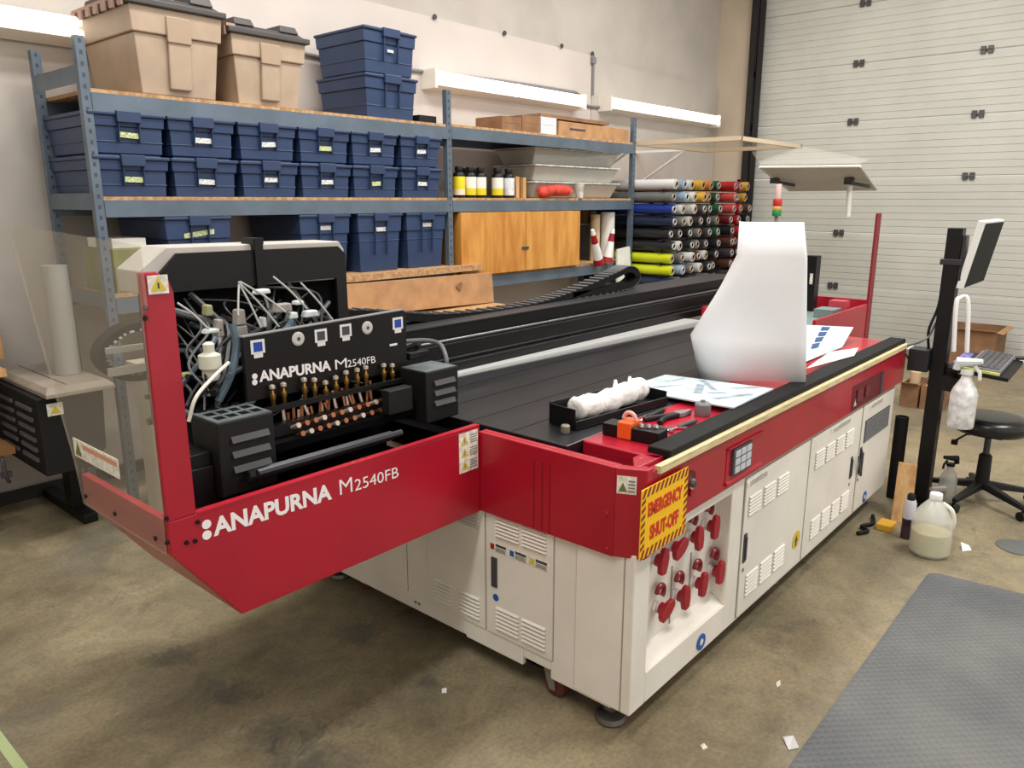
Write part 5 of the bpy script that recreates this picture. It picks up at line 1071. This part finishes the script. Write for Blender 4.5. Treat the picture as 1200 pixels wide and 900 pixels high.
scrap(912, 802, [(-0.02, -0.004, 0), (0.0, -0.008, 0), (0.02, 0.002, 0.003), (0.0, 0.008, 0)], STICK, 'pale sliver on the floor beside the mat, alongside the printer')
b = B(); b.plate([(0.50, 3.2, 0.0), (0.50, 2.0, 0.0), (0.53, 2.0, 0.0), (0.53, 3.2, 0.0)], (0, 0, 0.001)); tag(b.build('floor_tape', mat('pale_green_tape', (176, 190, 138), 0.6)), 'strip of pale green tape on the floor at the near left', 'tape')
b = B(); b.tube(bez([(2.1, 1.55, 0.012), (2.0, 1.62, 0.012), (1.93, 1.75, 0.012), (1.95, 1.88, 0.03), (2.0, 1.94, 0.085)], 6), 0.008, 8); tag(b.build('green_cord', mat('olive_cord', (74, 82, 50), 0.6), smooth=True), 'olive green cord hanging under the printer onto the floor', 'cord')

# ================================================================== left side: second machine, bench and things behind the guard
t = thing('roll_printer_end', 'black vented end of another machine with a grey lid on a T-foot stand', 'machine', (1.35, 4.3, 0))
b = B(); b.prism([(1.16, 0.34), (1.36, 0.34), (1.44, 0.42), (1.46, 0.72), (1.16, 0.72)], 'y', 3.93, 4.6); b.build('end_housing', BLKP, t, bevel=0.006)
b = B(); b.box(1.19, 1.50, 3.885, 4.62, 0.722, 0.742); b.frustum((1.19, 1.50, 3.885, 4.62), 0.742, (1.215, 1.48, 3.93, 4.60), 0.765); b.build('lid', mat('taupe_lid', (150, 140, 128), 0.5, noise=0.06), t, bevel=0.003)
b = B(); b.box(1.30, 1.306, 3.95, 4.6, 0.7652, 0.7665); b.build('lid_seam', DGRY, t)
for i in range(2):
    b = B()
    for k in range(6): b.box(1.150, 1.1595, 4.0+i*0.27, 4.2+i*0.27, 0.40+k*0.05, 0.418+k*0.05)
    b.build('vent', mat('vent_grey', (96, 96, 98), 0.5), t)
b = B(); b.m = 0; b.box(1.20, 1.27, 3.9285, 3.9297, 0.63, 0.69); b.m = 1; tri(b, 'y', 3.9278, 1.235, 0.64, 0.044, 0.0006); b.build('warning_label', [STICK, STKY], t)
b = B(); b.box(1.34, 1.40, 4.2, 4.30, 0.05, 0.34); b.build('leg', BLK, t)
b = B(); b.box(1.335, 1.405, 4.06, 4.64, 0.0, 0.05); b.build('foot', BLK, t, bevel=0.005)
b = B(); b.lathe([(0.058, 0.7675), (0.058, 1.31), (0.05, 1.31), (0.03, 1.30)], (1.405, 4.2, 0), 20); tag(b.build('grey_tube', mat('silver_tube', (168, 166, 162), 0.4), smooth=True), 'tall grey tube standing on the lid of the left machine', 'tube')
t = thing('side_bench', 'low wooden bench with a lower shelf against the wall left of the machine', 'bench', (0.7, 4.4, 0))
b = B(); b.box(0.2, 1.13, 4.18, 4.64, 0.80, 0.835); b.build('bench_top', PINEW, t)
b = B(); b.box(0.24, 1.12, 4.2, 4.62, 0.41, 0.445); b.build('lower_shelf', mat('brown_board', (146, 104, 62), 0.6, noise=0.1), t)
for x in (0.22, 0.88):
    for y in (4.20, 4.60):
        b = B(); b.box(x, x+0.035, y, y+0.035, 0.0, 0.80); b.build('leg', DGRY, t)
b = B(); b.tube(bez([(0.75, 4.3, 0.882), (0.9, 4.27, 0.883), (1.02, 4.26, 0.884), (1.10, 4.27, 0.882)], 5), [0.01]+[0.045]*14+[0.012], 12); tag(b.build('blue_cloth', mat('blue_cloth_fabric', (44, 68, 130), 0.8), smooth=True), 'folded blue cloth on the bench at the left edge', 'cloth')
t = thing('carton', 'brown carton with a dark slot standing on the bench at the left edge', 'carton', (1.0, 4.52, 0.8355))
b = B(); b.box(0.80, 1.2, 4.44, 4.64, 0.8355, 1.08); b.build('carton_body', CARD, t, bevel=0.003)
b = B(); b.box(1.05, 1.15, 4.4385, 4.4398, 0.955, 0.975); b.build('hand_slot', DGRY, t)
b = B(); b.box(1.0, 1.1, 4.438, 4.4399, 0.99, 1.079); b.build('dark_panel', CARD2, t)
b = B(); b.lathe([(0.035, 0.836), (0.035, 0.93), (0.015, 0.97), (0.012, 0.99)], (1.08, 4.36, 0), 16); tag(b.build('white_bottle', WHITE, smooth=True), 'small white bottle between the blue cloth and the carton', 'bottle')
for i, (x, lab) in enumerate(((1.06, 'grey clamp hanging below the lower shelf of the bench, nearer the machine'), (0.97, 'grey clamp hanging below the lower shelf of the bench, farther from the machine'))):
    b = B(); b.tube(bez([(x, 4.23, 0.41), (x, 4.2, 0.39), (x, 4.19, 0.33), (x+0.01, 4.2, 0.28), (x+0.02, 4.22, 0.27)], 5), 0.009, 8); b.box(x-0.015, x+0.03, 4.19, 4.215, 0.30, 0.325); tag(b.build('hanging_clamp', DGRY), lab, 'clamp', 'clamps hanging under the bench shelf')
# olive boxes on the lower shelf behind the guard
b = B(); b.box(1.62, 1.86, 4.03, 4.4, ZL+DECK, ZL+DECK+0.22); tag(b.build('olive_box', mat('olive_carton', (126, 128, 70), 0.7, noise=0.12), bevel=0.004), 'olive green box at the left end of the lower shelf', 'box')
b = B(); b.box(1.63, 1.80, 4.05, 4.35, ZL+DECK+0.2205, ZL+DECK+0.27); tag(b.build('white_box', mat('white_box_card', (220, 218, 210), 0.7), bevel=0.003), 'flat white box lying on the olive green box', 'box')
b = B(); b.box(1.60, 2.2, 3.75, 3.98, 0.80, 0.83); b.box(1.62, 1.65, 3.78, 3.95, 0, 0.80); b.box(2.15, 2.18, 3.78, 3.95, 0, 0.80); tag(b.build('pale_table', mat('pale_laminate', (196, 186, 170), 0.5)), 'narrow pale table in front of the left end of the shelving', 'table')

# ------------------------------------------------------------------ light, sky and camera
def area(name, loc, rot, sx, sy, power, colr=(1, 0.97, 0.93)):
    l = bpy.data.lights.new(name, 'AREA'); l.shape = 'RECTANGLE'; l.size = sx; l.size_y = sy; l.energy = power; l.color = colr
    o = bpy.data.objects.new(name, l); C.objects.link(o); o.location = loc; o.rotation_euler = rot; return o
area('unseen_overhead_lamp', (2.4, 2.6, 4.6), (0, 0, 0), 2.4, 0.5, 125)
area('unseen_overhead_lamp', (6.0, 2.2, 4.6), (0, 0, 0), 2.4, 0.5, 125)
area('unseen_overhead_lamp', (4.4, -0.9, 4.6), (0, 0, 0), 2.4, 0.5, 165)
area('unseen_overhead_lamp', (-0.8, 0.6, 5.0), (0, 0, 0), 2.4, 0.5, 125)  # added camera-side fill, no fixture known there
w = bpy.data.worlds.new('World'); bpy.context.scene.world = w; w.use_nodes = True
w.node_tree.nodes['Background'].inputs[0].default_value = (1.0, 0.97, 0.93, 1); w.node_tree.nodes['Background'].inputs[1].default_value = 0.95
cd = bpy.data.cameras.new('camera'); cam = bpy.data.objects.new('camera', cd); C.objects.link(cam)
cam.matrix_world = Matrix((( rt.x, cu.x, -fw.x, CAM.x), (rt.y, cu.y, -fw.y, CAM.y), (rt.z, cu.z, -fw.z, CAM.z), (0, 0, 0, 1)))
cd.sensor_width = 36.0; cd.sensor_fit = 'HORIZONTAL'; cd.lens = 36.0*F/1200.0; cd.clip_start = 0.05; cd.clip_end = 60
sc = bpy.context.scene; sc.camera = cam
sc.view_settings.view_transform = 'Standard'; sc.view_settings.look = 'None'; sc.view_settings.exposure = 0.0; sc.view_settings.gamma = 1.0; sc.view_settings.use_curve_mapping = False
